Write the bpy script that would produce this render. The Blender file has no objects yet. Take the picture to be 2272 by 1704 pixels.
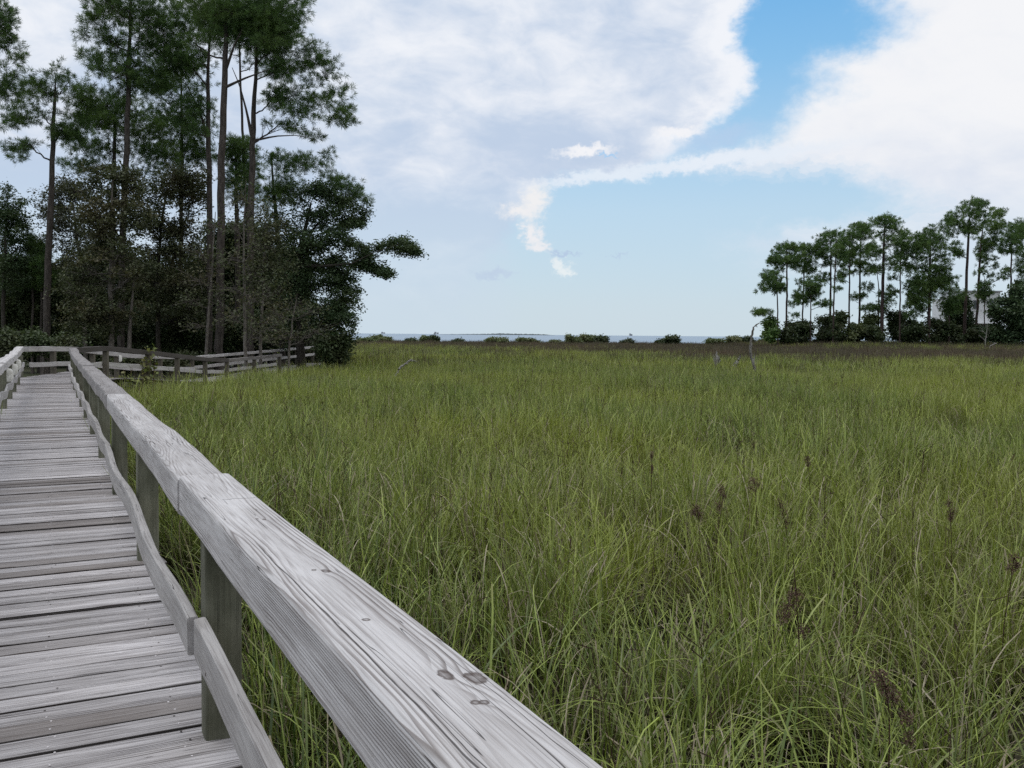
import bpy, math, random
import numpy as np
from mathutils import Vector, Matrix

# ------------------------------------------------------------------ camera, world, sun, exposure
SC = bpy.context.scene
COL = SC.collection
EYE = 1.45
FPX = 2300.0
PITCH = math.atan((852 - 742) / FPX)
ROLL = math.radians(0.48)

cam_d = bpy.data.cameras.new('camera')
cam_d.sensor_width = 36.0
cam_d.lens = FPX / 2272 * 36.0
cam_d.clip_start = 0.05
cam_d.clip_end = 60000
cam = bpy.data.objects.new('camera', cam_d)
COL.objects.link(cam)
cam.matrix_world = Matrix.Translation((0, 0, EYE)) @ Matrix.Rotation(math.pi / 2 - PITCH, 4, 'X') @ Matrix.Rotation(ROLL, 4, 'Z')
SC.camera = cam

SC.view_settings.view_transform = 'Standard'
SC.view_settings.look = 'None'
SC.view_settings.exposure = 0.0
SC.view_settings.gamma = 1.0
SC.cycles.use_denoising = False
SC.cycles.max_bounces = 6
SC.cycles.diffuse_bounces = 3
SC.cycles.glossy_bounces = 2
SC.cycles.transmission_bounces = 3
SUN_EL, SUN_AZ = math.radians(60), math.radians(-75)      # azimuth measured from +Y towards +X

sun_d = bpy.data.lights.new('sun', 'SUN')
sun_d.energy = 1.0
sun_d.angle = math.radians(40)
sun_d.color = (1.0, 0.95, 0.88)
sun = bpy.data.objects.new('sun', sun_d)
COL.objects.link(sun)
_sd = Vector((math.sin(SUN_AZ) * math.cos(SUN_EL), math.cos(SUN_AZ) * math.cos(SUN_EL), math.sin(SUN_EL)))
sun.rotation_euler = _sd.to_track_quat('Z', 'Y').to_euler()
sun.location = (0, 0, 60)


def ray(x, y):
    """direction of the sight line through a pixel of the 2272x1704 photograph"""
    u = (x - 1136) / FPX
    v = -(y - 852) / FPX
    c, s = math.cos(ROLL), math.sin(ROLL)
    u, v = u * c - v * s, u * s + v * c
    return np.array([u, math.cos(PITCH) + v * math.sin(PITCH), v * math.cos(PITCH) - math.sin(PITCH)])


def PX(x, y, D):
    d = ray(x, y)
    return d * (D / d[1]) + np.array([0, 0, EYE])


def azel(x, y):
    d = ray(x, y)
    d = d / np.linalg.norm(d)
    return math.degrees(math.atan2(d[0], d[1])), math.degrees(math.asin(d[2]))


class NT:
    """small helper for writing node trees"""
    def __init__(s, tree):
        s.t = tree
        s.n = tree.nodes
        s.l = tree.links

    def new(s, typ, **kw):
        nd = s.n.new(typ)
        for k, v in kw.items():
            setattr(nd, k, v)
        return nd

    def put(s, sock, v):
        if hasattr(v, 'is_output'):
            s.l.new(v, sock)
        else:
            try:
                sock.default_value = v
            except TypeError:
                sock.default_value = (v, v, v)

    def m(s, op, a, b=0.0, c=0.0, clamp=False):
        nd = s.n.new('ShaderNodeMath')
        nd.operation = op
        nd.use_clamp = clamp
        s.put(nd.inputs[0], a)
        s.put(nd.inputs[1], b)
        if op in ('MULTIPLY_ADD', 'WRAP', 'COMPARE', 'SMOOTH_MIN', 'SMOOTH_MAX'):
            s.put(nd.inputs[2], c)
        return nd.outputs[0]

    def ss(s, x, lo, hi, a=0.0, b=1.0):
        nd = s.n.new('ShaderNodeMapRange')
        nd.interpolation_type = 'SMOOTHSTEP'
        s.put(nd.inputs['Value'], x)
        for k, v in (('From Min', lo), ('From Max', hi), ('To Min', a), ('To Max', b)):
            s.put(nd.inputs[k], v)
        return nd.outputs['Result']

    def mix(s, f, a, b, blend='MIX'):
        nd = s.n.new('ShaderNodeMix')
        nd.data_type = 'RGBA'
        nd.blend_type = blend
        s.put(nd.inputs[0], f)
        for sk, v in ((nd.inputs[6], a), (nd.inputs[7], b)):
            if not hasattr(v, 'is_output') and len(v) == 3:
                v = (*v, 1)
            s.put(sk, v)
        return nd.outputs[2]

    def xyz(s, x, y, z):
        nd = s.n.new('ShaderNodeCombineXYZ')
        for i, v in enumerate((x, y, z)):
            s.put(nd.inputs[i], v)
        return nd.outputs[0]

    def sep(s, v):
        nd = s.n.new('ShaderNodeSeparateXYZ')
        s.put(nd.inputs[0], v)
        return nd.outputs

    def vm(s, op, a, b=(0, 0, 0)):
        nd = s.n.new('ShaderNodeVectorMath')
        nd.operation = op
        s.put(nd.inputs[0], a)
        s.put(nd.inputs[1], b)
        return nd.outputs['Value'] if op in ('LENGTH', 'DOT_PRODUCT', 'DISTANCE') else nd.outputs[0]

    def noise(s, v, scale=1.0, detail=2.0, rough=0.5, dist=0.0, col=False):
        nd = s.n.new('ShaderNodeTexNoise')
        nd.noise_dimensions = '3D'
        s.put(nd.inputs['Vector'], v)
        s.put(nd.inputs['Scale'], scale)
        s.put(nd.inputs['Detail'], detail)
        s.put(nd.inputs['Roughness'], rough)
        s.put(nd.inputs['Distortion'], dist)
        return nd.outputs['Color'] if col else nd.outputs['Fac']

    def attr(s, name, out='Fac'):
        nd = s.n.new('ShaderNodeAttribute')
        nd.attribute_name = name
        return nd.outputs[out]

    def curve(s, x, pts):
        nd = s.n.new('ShaderNodeFloatCurve')
        cv = nd.mapping.curves[0]
        pts = sorted(pts)
        while len(cv.points) < len(pts):
            cv.points.new(0.5, 0.5)
        for p, (a, b) in zip(cv.points, pts):
            p.location = (a, b)
            p.handle_type = 'AUTO_CLAMPED'
        nd.mapping.use_clip = False
        nd.mapping.update()
        s.put(nd.inputs['Value'], x)
        nd.inputs['Factor'].default_value = 1.0
        return nd.outputs[0]


def srgb(r, g, b):
    f = lambda c: c / 255 / 12.92 if c / 255 <= 0.04045 else ((c / 255 + 0.055) / 1.055) ** 2.4
    return (f(r), f(g), f(b))


# ---- world: Nishita sky with clouds laid out by compass bearing and elevation
world = bpy.data.worlds.new('World')
SC.world = world
world.use_nodes = True
world.node_tree.nodes.clear()
W = NT(world.node_tree)
sky = W.new('ShaderNodeTexSky')
sky.sky_type = 'NISHITA'
sky.sun_disc = False
sky.sun_elevation = SUN_EL
sky.sun_rotation = SUN_AZ
sky.air_density = 1.0
sky.dust_density = 1.0
sky.ozone_density = 1.5
gen = W.new('ShaderNodeTexCoord').outputs['Generated']
dx, dy, dz = W.sep(gen)
AZ = W.m('MULTIPLY', W.m('ARCTAN2', dx, dy), 57.29578)
EL = W.m('MULTIPLY', W.m('ARCSINE', dz), 57.29578)
P = W.xyz(AZ, EL, 0.0)
wn = W.sep(W.noise(W.vm('MULTIPLY', P, (0.22, 0.30, 1)), 1.0, 8.0, 0.58, col=True))
wn2 = W.sep(W.noise(W.vm('MULTIPLY', P, (0.9, 1.3, 1)), 1.0, 6.0, 0.62, col=True))


def warp(a1, a2):
    wa = W.m('ADD', AZ, W.m('ADD', W.m('MULTIPLY', W.m('SUBTRACT', wn[0], 0.5), a1), W.m('MULTIPLY', W.m('SUBTRACT', wn2[0], 0.5), a2)))
    we = W.m('ADD', EL, W.m('ADD', W.m('MULTIPLY', W.m('SUBTRACT', wn[1], 0.5), a1 * 0.7), W.m('MULTIPLY', W.m('SUBTRACT', wn2[1], 0.5), a2 * 0.8)))
    return wa, we


def edge(el, pts, ext):
    """bearing of a cloud border as a function of elevation; pts in photograph pixels"""
    q = []
    for x, y in pts:
        a, e = azel(x, y)
        q.append((e / 24.0, (a + 45) / 90.0))
    q += [(e / 24.0, (a + 45) / 90.0) for a, e in ext]
    c = W.curve(W.m('DIVIDE', el, 24.0, clamp=True), q)
    return W.m('SUBTRACT', W.m('MULTIPLY', c, 90.0), 45.0)


def blob(wa, we, x, y, rx, ry, rot=0.0):
    a0, e0 = azel(x, y)
    ua, ue = W.m('SUBTRACT', wa, a0), W.m('SUBTRACT', we, e0)
    c, s_ = math.cos(math.radians(rot)), math.sin(math.radians(rot))
    k = 57.2958 / FPX
    p = W.m('DIVIDE', W.m('ADD', W.m('MULTIPLY', ua, c), W.m('MULTIPLY', ue, s_)), rx * k)
    q = W.m('DIVIDE', W.m('SUBTRACT', W.m('MULTIPLY', ue, c), W.m('MULTIPLY', ua, s_)), ry * k)
    r2 = W.m('ADD', W.m('MULTIPLY', p, p), W.m('MULTIPLY', q, q))
    return W.m('POWER', 2.71828, W.m('MULTIPLY', r2, -1.0))


# clear sky, paler towards the horizon
nish = W.vm('MULTIPLY', sky.outputs[0], (0.115, 0.115, 0.115))
cl = W.n.new('ShaderNodeValToRGB')
W.put(cl.inputs[0], W.m('DIVIDE', EL, 24.0, clamp=True))
els = cl.color_ramp.elements
ramp = [(0.0, srgb(208, 224, 233)), (0.1, srgb(202, 223, 237)), (0.28, srgb(191, 220, 241)), (0.42, srgb(172, 212, 242)), (0.6, srgb(138, 196, 240)), (0.78, srgb(112, 182, 237)), (1.0, srgb(98, 168, 228))]
els[0].position, els[0].color = ramp[0][0], (*ramp[0][1], 1)
els[1].position, els[1].color = ramp[-1][0], (*ramp[-1][1], 1)
for p_, c_ in ramp[1:-1]:
    e_ = els.new(p_)
    e_.color = (*c_, 1)
clear = W.mix(0.85, nish, cl.outputs[0])

# cloud bank on the left
wa1, we1 = warp(2.2, 1.9)
PA = [(1668, 5), (1645, 75), (1640, 95), (1672, 130), (1668, 190), (1622, 225), (1585, 262), (1560, 290), (1530, 310), (1520, 330), (1490, 352), (1420, 372), (1330, 392), (1225, 402), (1190, 440), (1160, 490), (1120, 540), (1060, 600), (1040, 700)]
XA = [(30, 24.0), (14.5, 20.0), (-2, 0.2)]
eA = edge(we1, PA, XA)
dA = W.m('SUBTRACT', eA, wa1)


def taps(we, wa, pts, ext, lo, hi, sgn, step):
    tot = None
    for k_ in (-2, -1, 0, 1, 2):
        e_ = edge(W.m('ADD', we, k_ * step), pts, ext)
        d_ = W.m('SUBTRACT', e_, wa) if sgn > 0 else W.m('SUBTRACT', wa, e_)
        v_ = W.m('MULTIPLY', W.ss(d_, lo, hi), (1, 2, 3, 2, 1)[k_ + 2] / 9.0)
        tot = v_ if tot is None else W.m('ADD', tot, v_)
    return tot


mA = taps(we1, wa1, PA, XA, -0.45, 0.75, 1, 0.22)
low = W.ss(EL, 2.0, 8.0, 0.0, 1.0)
mA = W.m('MULTIPLY', mA, W.ss(EL, 1.0, 9.5, 0.25, 1.0))
lump = W.noise(W.xyz(W.m('ADD', W.m('MULTIPLY', AZ, 0.16), W.m('MULTIPLY', EL, 0.1)), W.m('MULTIPLY', EL, 0.34), 3.1), 1.0, 7.0, 0.55, 0.6)
lump2 = W.noise(W.vm('MULTIPLY', P, (0.42, 0.75, 1)), 1.0, 6.0, 0.6, 0.4)
shA = W.m('ADD', W.m('MULTIPLY', W.m('SUBTRACT', lump, 0.55), 1.7), W.m('MULTIPLY', W.m('SUBTRACT', lump2, 0.5), 1.15))
rim = W.m('MULTIPLY', W.ss(dA, 3.2, 0.2), W.ss(EL, 6.0, 11.0))
shA = W.m('ADD', shA, W.m('ADD', W.m('MULTIPLY', rim, 0.75), W.ss(EL, 4.0, 17.0, -0.2, 0.12)))
wb, web = warp(1.6, 1.2)
for (x, y, rx, ry, ro, am) in [(1010, 300, 90, 80, 0, .35), (960, 420, 110, 50, 0, .25), (1020, 495, 130, 32, 0, -.5), (1280, 180, 170, 70, -25, .3), (800, 60, 180, 60, 0, .25), (1200, 320, 220, 50, -8, -.25), (60, 60, 120, 120, 0, .35), (60, 420, 160, 60, 0, -.3), (880, 500, 110, 40, 0, -.2)]:
    shA = W.m('ADD', shA, W.m('MULTIPLY', blob(wb, web, x, y, rx, ry, ro), am))
colA = W.mix(W.ss(shA, -0.55, 0.75), srgb(192, 208, 230), srgb(241, 244, 250))
out = W.mix(mA, clear, colA)
# rain shaft below the bank
rain = W.m('MULTIPLY', W.ss(W.m('SUBTRACT', azel(1130, 650)[0], wa1), -1.2, 1.6), W.ss(EL, 9.0, 4.5))
out = W.mix(W.m('MULTIPLY', rain, 0.45), out, srgb(203, 218, 233))
# bright cloud on the right
wa2, we2 = warp(3.2, 2.4)
PB = [(1915, 5), (1955, 50), (1930, 85), (1830, 125), (1788, 152), (1800, 178), (1830, 195), (1760, 235), (1715, 270), (1690, 300), (1600, 335), (1490, 358), (1640, 378), (1850, 385), (1925, 402), (1950, 432), (1985, 450), (2110, 458), (1900, 474), (1860, 500), (1620, 535), (1580, 550), (1760, 575), (1600, 598), (1900, 615), (2260, 660)]
XB = [(40, 24.0), (17, 20.0), (40, 0.1)]
eB = edge(we2, PB, XB)
dB = W.m('SUBTRACT', wa2, eB)
mB = W.m('MULTIPLY', taps(we2, wa2, PB, XB, -0.9, 2.6, -1, 0.34), W.ss(EL, 2.0, 8.5, 0.3, 1.0))
shB = W.m('ADD', W.m('MULTIPLY', W.m('SUBTRACT', lump, 0.45), 0.9), W.m('MULTIPLY', W.m('SUBTRACT', lump2, 0.45), 0.5))
shB = W.m('ADD', shB, W.ss(EL, 7.0, 12.0, -0.15, 0.3))
colB = W.mix(W.ss(shB, -0.5, 0.45), srgb(214, 223, 238), srgb(244, 245, 248))
out = W.mix(mB, out, colB)
# arm joining both banks, grey veil in the gap, sunlit puffs, far grey streaks
wn3 = W.sep(W.noise(W.vm('MULTIPLY', P, (2.2, 2.6, 1)), 1.0, 5.0, 0.65, col=True))
wa3, we3 = warp(1.0, 1.0)
wa3 = W.m('ADD', wa3, W.m('MULTIPLY', W.m('SUBTRACT', wn3[0], 0.5), 1.6))
we3 = W.m('ADD', we3, W.m('MULTIPLY', W.m('SUBTRACT', wn3[1], 0.5), 1.1))
for (x, y, rx, ry, ro, lo, hi, col) in [
        (1590, 358, 300, 19, 6, .1, 1.0, (230, 238, 248)),
        (1330, 391, 170, 13, 8, .1, 1.0, (226, 236, 247)),
        (1590, 305, 140, 36, 14, .3, 1.3, (182, 207, 235)),
        (1300, 332, 80, 14, 5, .2, 1.0, (243, 244, 248)),
        (1500, 292, 55, 16, 5, .2, 1.0, (243, 244, 248)),
        (1185, 445, 32, 42, -20, .1, 1.0, (240, 240, 241)),
        (1150, 468, 45, 18, 0, .1, 1.0, (239, 239, 241)),
        (1180, 520, 20, 34, 15, .1, 1.0, (238, 238, 241)),
        (1198, 548, 24, 14, 0, .1, 1.0, (236, 237, 241)),
        (1240, 585, 14, 22, 20, .12, 1.0, (230, 238, 242)),
        (1256, 602, 24, 13, 0, .12, 1.0, (231, 239, 242)),
        (1095, 610, 55, 11, 0, .2, 1.1, (192, 209, 229)),
        (1245, 560, 45, 6, 0, .3, 1.0, (184, 204, 228)),
        (1370, 568, 30, 5, 0, .3, 1.2, (186, 206, 228)),
        (1355, 340, 38, 5, 5, .45, .9, (172, 207, 240))]:
    out = W.mix(W.ss(blob(wa3, we3, x, y, rx, ry, ro), lo, hi), out, srgb(*col))
# pale haze at the horizon, ground colour below it
out = W.mix(W.m('MULTIPLY', W.ss(EL, 3.2, 0.0), 0.45), out, srgb(205, 221, 231))
bg = W.new('ShaderNodeBackground')
W.put(bg.inputs[0], W.vm('MULTIPLY', out, (10.0, 10.0, 10.0)))
bg.inputs[1].default_value = 0.1
wo = W.new('ShaderNodeOutputWorld')
W.l.new(bg.outputs[0], wo.inputs[0])
world.cycles.sampling_method = 'MANUAL'
world.cycles.sample_map_resolution = 512


# ------------------------------------------------------------------ helpers for objects
def tag(o, label=None, cat=None, group=None, kind=None):
    if label: o['label'] = label
    if cat: o['category'] = cat
    if group: o['group'] = group
    if kind: o['kind'] = kind
    return o


def empty(name, loc, label, cat, group=None):
    o = bpy.data.objects.new(name, None)
    o.empty_display_size = 0.3
    COL.objects.link(o)
    o.location = loc
    return tag(o, label, cat, group)


class MB:
    """collects shapes for ONE mesh"""
    def __init__(s):
        s.v, s.f, s.nv, s.at = [], [], 0, {}

    def add(s, v, f, **at):
        v = np.asarray(v, float).reshape(-1, 3)
        s.v.append(v)
        s.f.append((np.asarray(f, np.int64), s.nv))
        for k, a in at.items():
            s.at.setdefault(k, []).append(np.asarray(a, float))
        s.nv += len(v)

    def tube(s, pts, rad, k=6, cap=True):
        pts = np.asarray(pts, float)
        rad = np.broadcast_to(np.asarray(rad, float), (len(pts),))
        t = np.gradient(pts, axis=0)
        t /= np.linalg.norm(t, axis=1)[:, None] + 1e-9
        ref = np.where(np.abs(t[:, 2:3]) > 0.9, np.array([[1., 0, 0]]), np.array([[0, 0, 1.]]))
        a = np.cross(t, ref)
        a /= np.linalg.norm(a, axis=1)[:, None] + 1e-9
        b = np.cross(t, a)
        an = np.arange(k) / k * 2 * math.pi
        v = pts[:, None] + rad[:, None, None] * (np.cos(an)[None, :, None] * a[:, None] + np.sin(an)[None, :, None] * b[:, None])
        n = len(pts)
        i, j = np.meshgrid(np.arange(n - 1), np.arange(k), indexing='ij')
        i, j = i.ravel(), j.ravel()
        f = np.stack([i * k + j, i * k + (j + 1) % k, (i + 1) * k + (j + 1) % k, (i + 1) * k + j], 1)
        s.add(v.reshape(-1, 3), f)
        if cap:
            s.add([pts[0], pts[-1]], np.zeros((0, 4)))
            o = s.nv - 2
            s.f.append((np.array([[q, (q + 1) % k, n * k] for q in range(k)] + [[(n - 1) * k + (q + 1) % k, (n - 1) * k + q, n * k + 1] for q in range(k)]), o - n * k))

    def box(s, c, size, rot=0.0):
        x, y, z = np.asarray(size) / 2
        v = np.array([[-x, -y, -z], [x, -y, -z], [x, y, -z], [-x, y, -z], [-x, -y, z], [x, -y, z], [x, y, z], [-x, y, z]])
        cr, sr = math.cos(rot), math.sin(rot)
        v = v @ np.array([[cr, sr, 0], [-sr, cr, 0], [0, 0, 1]]) + np.asarray(c)
        s.add(v, [[0, 3, 2, 1], [4, 5, 6, 7], [0, 1, 5, 4], [1, 2, 6, 5], [2, 3, 7, 6], [3, 0, 4, 7]])

    def build(s, name, mat, parent=None, smooth=False, unlinked=False):
        v = np.concatenate(s.v) if s.v else np.zeros((0, 3))
        org = np.zeros(3)
        if parent is not None:
            org = np.array(parent.matrix_basis.translation)
            if parent.parent:
                org = org + np.array(parent.parent.matrix_basis.translation)
        me = bpy.data.meshes.new(name)
        loops, starts = [], []
        tot = 0
        for f, o in s.f:
            if len(f) == 0:
                continue
            k = f.shape[1]
            loops.append((f + o).ravel())
            starts.append(tot + np.arange(len(f)) * k)
            tot += len(f) * k
        loops = np.concatenate(loops).astype(np.int32)
        starts = np.concatenate(starts).astype(np.int32)
        me.vertices.add(len(v))
        me.vertices.foreach_set('co', (v - org).astype(np.float32).ravel())
        me.loops.add(len(loops))
        me.loops.foreach_set('vertex_index', loops)
        me.polygons.add(len(starts))
        me.polygons.foreach_set('loop_start', starts)
        me.update(calc_edges=True)
        for k, a in s.at.items():
            a = np.concatenate(a)
            if a.ndim == 1:
                at = me.attributes.new(k, 'FLOAT', 'POINT')
                at.data.foreach_set('value', a.astype(np.float32))
            else:
                at = me.attributes.new(k, 'FLOAT_VECTOR', 'POINT')
                at.data.foreach_set('vector', a.astype(np.float32).ravel())
        me.polygons.foreach_set('use_smooth', np.full(len(starts), smooth))
        me.materials.append(mat)
        me.validate()
        o = bpy.data.objects.new(name, me)
        if not unlinked:
            COL.objects.link(o)
        if parent is not None:
            o.parent = parent
        return o


def mat(name):
    m = bpy.data.materials.new(name)
    m.use_nodes = True
    m.node_tree.nodes.clear()
    n = NT(m.node_tree)
    o = n.new('ShaderNodeOutputMaterial')
    return m, n, o


def principled(n, o, col, rough=0.85, normal=None, spec=0.3):
    b = n.new('ShaderNodeBsdfPrincipled')
    n.put(b.inputs['Base Color'], col if hasattr(col, 'is_output') else (*col, 1))
    n.put(b.inputs['Roughness'], rough)
    b.inputs['Specular IOR Level'].default_value = spec
    if normal is not None:
        n.l.new(normal, b.inputs['Normal'])
    n.l.new(b.outputs[0], o.inputs[0])
    return b


def bump(n, h, strength=0.4, dist=0.01):
    b = n.new('ShaderNodeBump')
    b.inputs['Strength'].default_value = strength
    b.inputs['Distance'].default_value = dist
    n.l.new(h, b.inputs['Height'])
    return b.outputs[0]


# ---- weathered timber: growth rings cut by the sawn faces, knots, cracks
def wood_mat(name, pale, mid, dark, pitch=0.0065, knots=(), checks=(), streak=1.0, green=0.0, kn=1.0, bstr=0.5):
    m, n, o = mat(name)
    g = n.attr('grain', 'Vector')
    tone = n.attr('tone')
    gx, gy, gz = n.sep(g)
    # random knots
    vk = n.new('ShaderNodeTexVoronoi')
    n.put(vk.inputs['Vector'], n.vm('MULTIPLY', g, (1.1, 7.0, 3.0)))
    vk.inputs['Randomness'].default_value = 0.9
    rnd = n.sep(vk.outputs['Color'])[0]
    kd = n.m('ADD', vk.outputs['Distance'], n.m('MULTIPLY', n.m('LESS_THAN', rnd, 2.0 if knots else 0.8), 5.0))
    bulge = n.m('POWER', 2.71828, n.m('MULTIPLY', n.m('MULTIPLY', kd, kd), -30.0))
    kdark = n.ss(kd, 0.11, 0.06)
    for (kx, ky, rx, ry) in knots:
        kw = n.m('MULTIPLY', n.m('SUBTRACT', n.noise(n.vm('MULTIPLY', g, (70, 110, 60)), 1.0, 3.0), 0.5), 0.9)
        d = n.vm('LENGTH', n.xyz(n.m('DIVIDE', n.m('SUBTRACT', gx, kx), rx), n.m('DIVIDE', n.m('SUBTRACT', gy, ky), ry), 0.0))
        bulge = n.m('ADD', bulge, n.m('MULTIPLY', n.m('POWER', 2.71828, n.m('MULTIPLY', n.m('MULTIPLY', d, d), -0.16)), min(0.9, rx * 25)))
        dk = n.m('ADD', d, kw)
        kdark = n.m('MAXIMUM', kdark, n.m('MULTIPLY', n.ss(dk, 1.15, 0.75), n.ss(dk, 0.1, 0.8, 0.45, 1.0)))
    w1 = n.noise(n.vm('MULTIPLY', g, (0.42, 0.5, 0.5)), 1.0, 1.0, 0.45)
    w2 = n.noise(n.vm('MULTIPLY', g, (3.2, 9.0, 9.0)), 1.0, 2.0, 0.5)
    ry_ = n.m('ADD', gy, n.m('MULTIPLY', n.m('SUBTRACT', w1, 0.5), 0.055))
    rz_ = n.m('ADD', n.m('ADD', gz, 0.075), n.m('MULTIPLY', n.m('SUBTRACT', n.noise(n.vm('MULTIPLY', g, (0.5, 1, 1)), 1.0, 1.0), 0.5), 0.05))
    r = n.m('SQRT', n.m('ADD', n.m('MULTIPLY', ry_, ry_), n.m('MULTIPLY', rz_, rz_)))
    r = n.m('ADD', r, n.m('ADD', n.m('MULTIPLY', n.m('SUBTRACT', w2, 0.5), 0.0042), n.m('MULTIPLY', bulge, 0.005 * kn)))
    fr = n.m('FRACT', n.m('DIVIDE', r, pitch))
    line = n.m('MULTIPLY', n.ss(fr, 0.45, 0.9), n.ss(fr, 1.0, 0.93))
    line = n.m('MULTIPLY', line, n.ss(n.m('ABSOLUTE', ry_), 0.010, 0.045, 0.12, 1.0))
    patch = n.ss(n.noise(n.vm('MULTIPLY', g, (1.1, 9.0, 9.0)), 1.0, 3.0, 0.6), 0.36, 0.62)
    fine = n.noise(n.vm('MULTIPLY', g, (3.5, 190.0, 190.0)), 1.0, 3.0, 0.6)
    broad = n.noise(n.vm('MULTIPLY', g, (1.6, 14.0, 14.0)), 1.0, 4.0, 0.6)
    blot = n.noise(n.vm('MULTIPLY', g, (2.5, 5.0, 5.0)), 1.0, 5.0, 0.6)
    c = n.mix(n.ss(broad, 0.3, 0.7), pale, mid)
    c = n.mix(n.m('MULTIPLY', n.ss(fine, 0.42, 0.75), 0.55 * streak), c, dark)
    c = n.mix(n.m('MULTIPLY', n.m('MULTIPLY', line, n.m('ADD', n.m('MULTIPLY', patch, 0.8), 0.12)), 0.8 * streak), c, dark)
    c = n.mix(n.m('MULTIPLY', n.ss(blot, 0.52, 0.75), 0.35), c, (mid[0] * 0.62, mid[1] * 0.59, mid[2] * 0.55))
    if green:
        c = n.mix(n.m('MULTIPLY', n.ss(blot, 0.35, 0.7), green), c, (0.045, 0.05, 0.03))
    # long open checks
    ck = n.noise(n.vm('MULTIPLY', g, (1.3, 60.0, 60.0)), 1.0, 1.0, 0.4)
    crack = n.ss(n.m('ABSOLUTE', n.m('SUBTRACT', ck, 0.64)), 0.012, 0.003)
    crack = n.m('MULTIPLY', crack, n.ss(n.noise(n.vm('MULTIPLY', g, (1.0, 4.0, 4.0)), 1.0, 1.0), 0.5, 0.58))
    for (kind_, x0, x1, y0, y1, wid) in checks:
        jig = n.m('MULTIPLY', n.m('SUBTRACT', n.noise(n.vm('MULTIPLY', g, (2.2, 0, 0) if kind_ == 'along' else (0, 26, 0)), 1.0, 3.0, 0.6), 0.5), 0.022 if kind_ == 'along' else 0.05)
        wv_ = n.noise(n.vm('MULTIPLY', g, (9, 0, 0) if kind_ == 'along' else (0, 60, 0)), 1.0, 2.0)
        if kind_ == 'along':
            dd = n.m('ABSOLUTE', n.m('SUBTRACT', n.m('ADD', gy, jig), y0))
            rg_ = n.m('MULTIPLY', n.ss(gx, x0, x0 + 0.15), n.ss(gx, x1, x1 - 0.15))
        else:
            dd = n.m('ABSOLUTE', n.m('SUBTRACT', n.m('ADD', gx, jig), x0))
            rg_ = n.m('MULTIPLY', n.ss(gy, y0, y0 + 0.01), n.ss(gy, y1, y1 - 0.01))
        ww_ = n.m('MULTIPLY', wv_, wid * 2)
        crack = n.m('MAXIMUM', crack, n.m('MULTIPLY', n.ss(dd, ww_, n.m('MULTIPLY', ww_, 0.4)), n.m('MULTIPLY', rg_, n.ss(gz, 0.02, 0.05))))
    c = n.mix(n.m('MULTIPLY', crack, 0.85), c, (dark[0] * 0.25, dark[1] * 0.25, dark[2] * 0.25))
    c = n.mix(n.m('MULTIPLY', kdark, 0.85), c, (dark[0] * 0.4, dark[1] * 0.32, dark[2] * 0.28))
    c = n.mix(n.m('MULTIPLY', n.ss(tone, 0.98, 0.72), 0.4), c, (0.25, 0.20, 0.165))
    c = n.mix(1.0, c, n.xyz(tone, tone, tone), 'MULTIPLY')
    h = n.m('SUBTRACT', n.m('MULTIPLY', fine, 0.35), n.m('ADD', n.m('MULTIPLY', line, n.m('MULTIPLY', patch, 0.5)), n.m('ADD', n.m('MULTIPLY', crack, 1.6), n.m('MULTIPLY', kdark, 0.5))))
    principled(n, o, c, 0.9, bump(n, h, bstr, 0.004), 0.25)
    return m


PALE, MIDW, DARKW = (0.50, 0.485, 0.485), (0.40, 0.385, 0.38), (0.13, 0.112, 0.108)
M_rail = wood_mat('weathered_rail', (0.66, 0.642, 0.638), (0.53, 0.511, 0.505), (0.19, 0.163, 0.152), 0.0048,
                  knots=[(1.565, 0.63 - 0.5625 + 0.001, 0.034, 0.018), (1.60, 0.585 - 0.5625 + .005, 0.03, 0.012), (1.46, 0.588 - 0.5625, 0.011, 0.009), (1.455, 0.600 - 0.5625, 0.011, 0.009), (1.98, 0.0, 0.011, 0.009), (2.44, 0.032, 0.018, 0.011), (2.46, 0.008, 0.011, 0.007), (3.22, 0.03, .011, .006), (3.24, 0.012, .010, .005), (2.5, -0.13, 0.024, 0.012)],
                  checks=[('along', 0.6, 2.9, -0.062, 0, 0.0022), ('along', 0.3, 1.5, -0.052, 0, 0.0012), ('across', 3.66, 0, -0.035, 0.10, 0.004), ('along', 0.5, 1.9, 0.07, 0, 0.0009)], streak=1.1, bstr=0.6)
M_deck = wood_mat('weathered_deck', (0.61, 0.585, 0.588), (0.44, 0.418, 0.418), (0.075, 0.063, 0.062), 0.007, streak=1.6, bstr=0.8)
M_lower = wood_mat('weathered_lower_rail', (0.53, 0.512, 0.50), (0.41, 0.393, 0.383), (0.13, 0.11, 0.105), 0.006, bstr=0.5)
M_post = wood_mat('weathered_post', (0.235, 0.232, 0.178), (0.175, 0.176, 0.128), (0.06, 0.06, 0.044), 0.006, green=0.6, bstr=0.5)
M_old = wood_mat('dark_weathered_rail', (0.30, 0.285, 0.28), (0.22, 0.205, 0.20), (0.08, 0.07, 0.065), 0.006, bstr=0.4)


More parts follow.
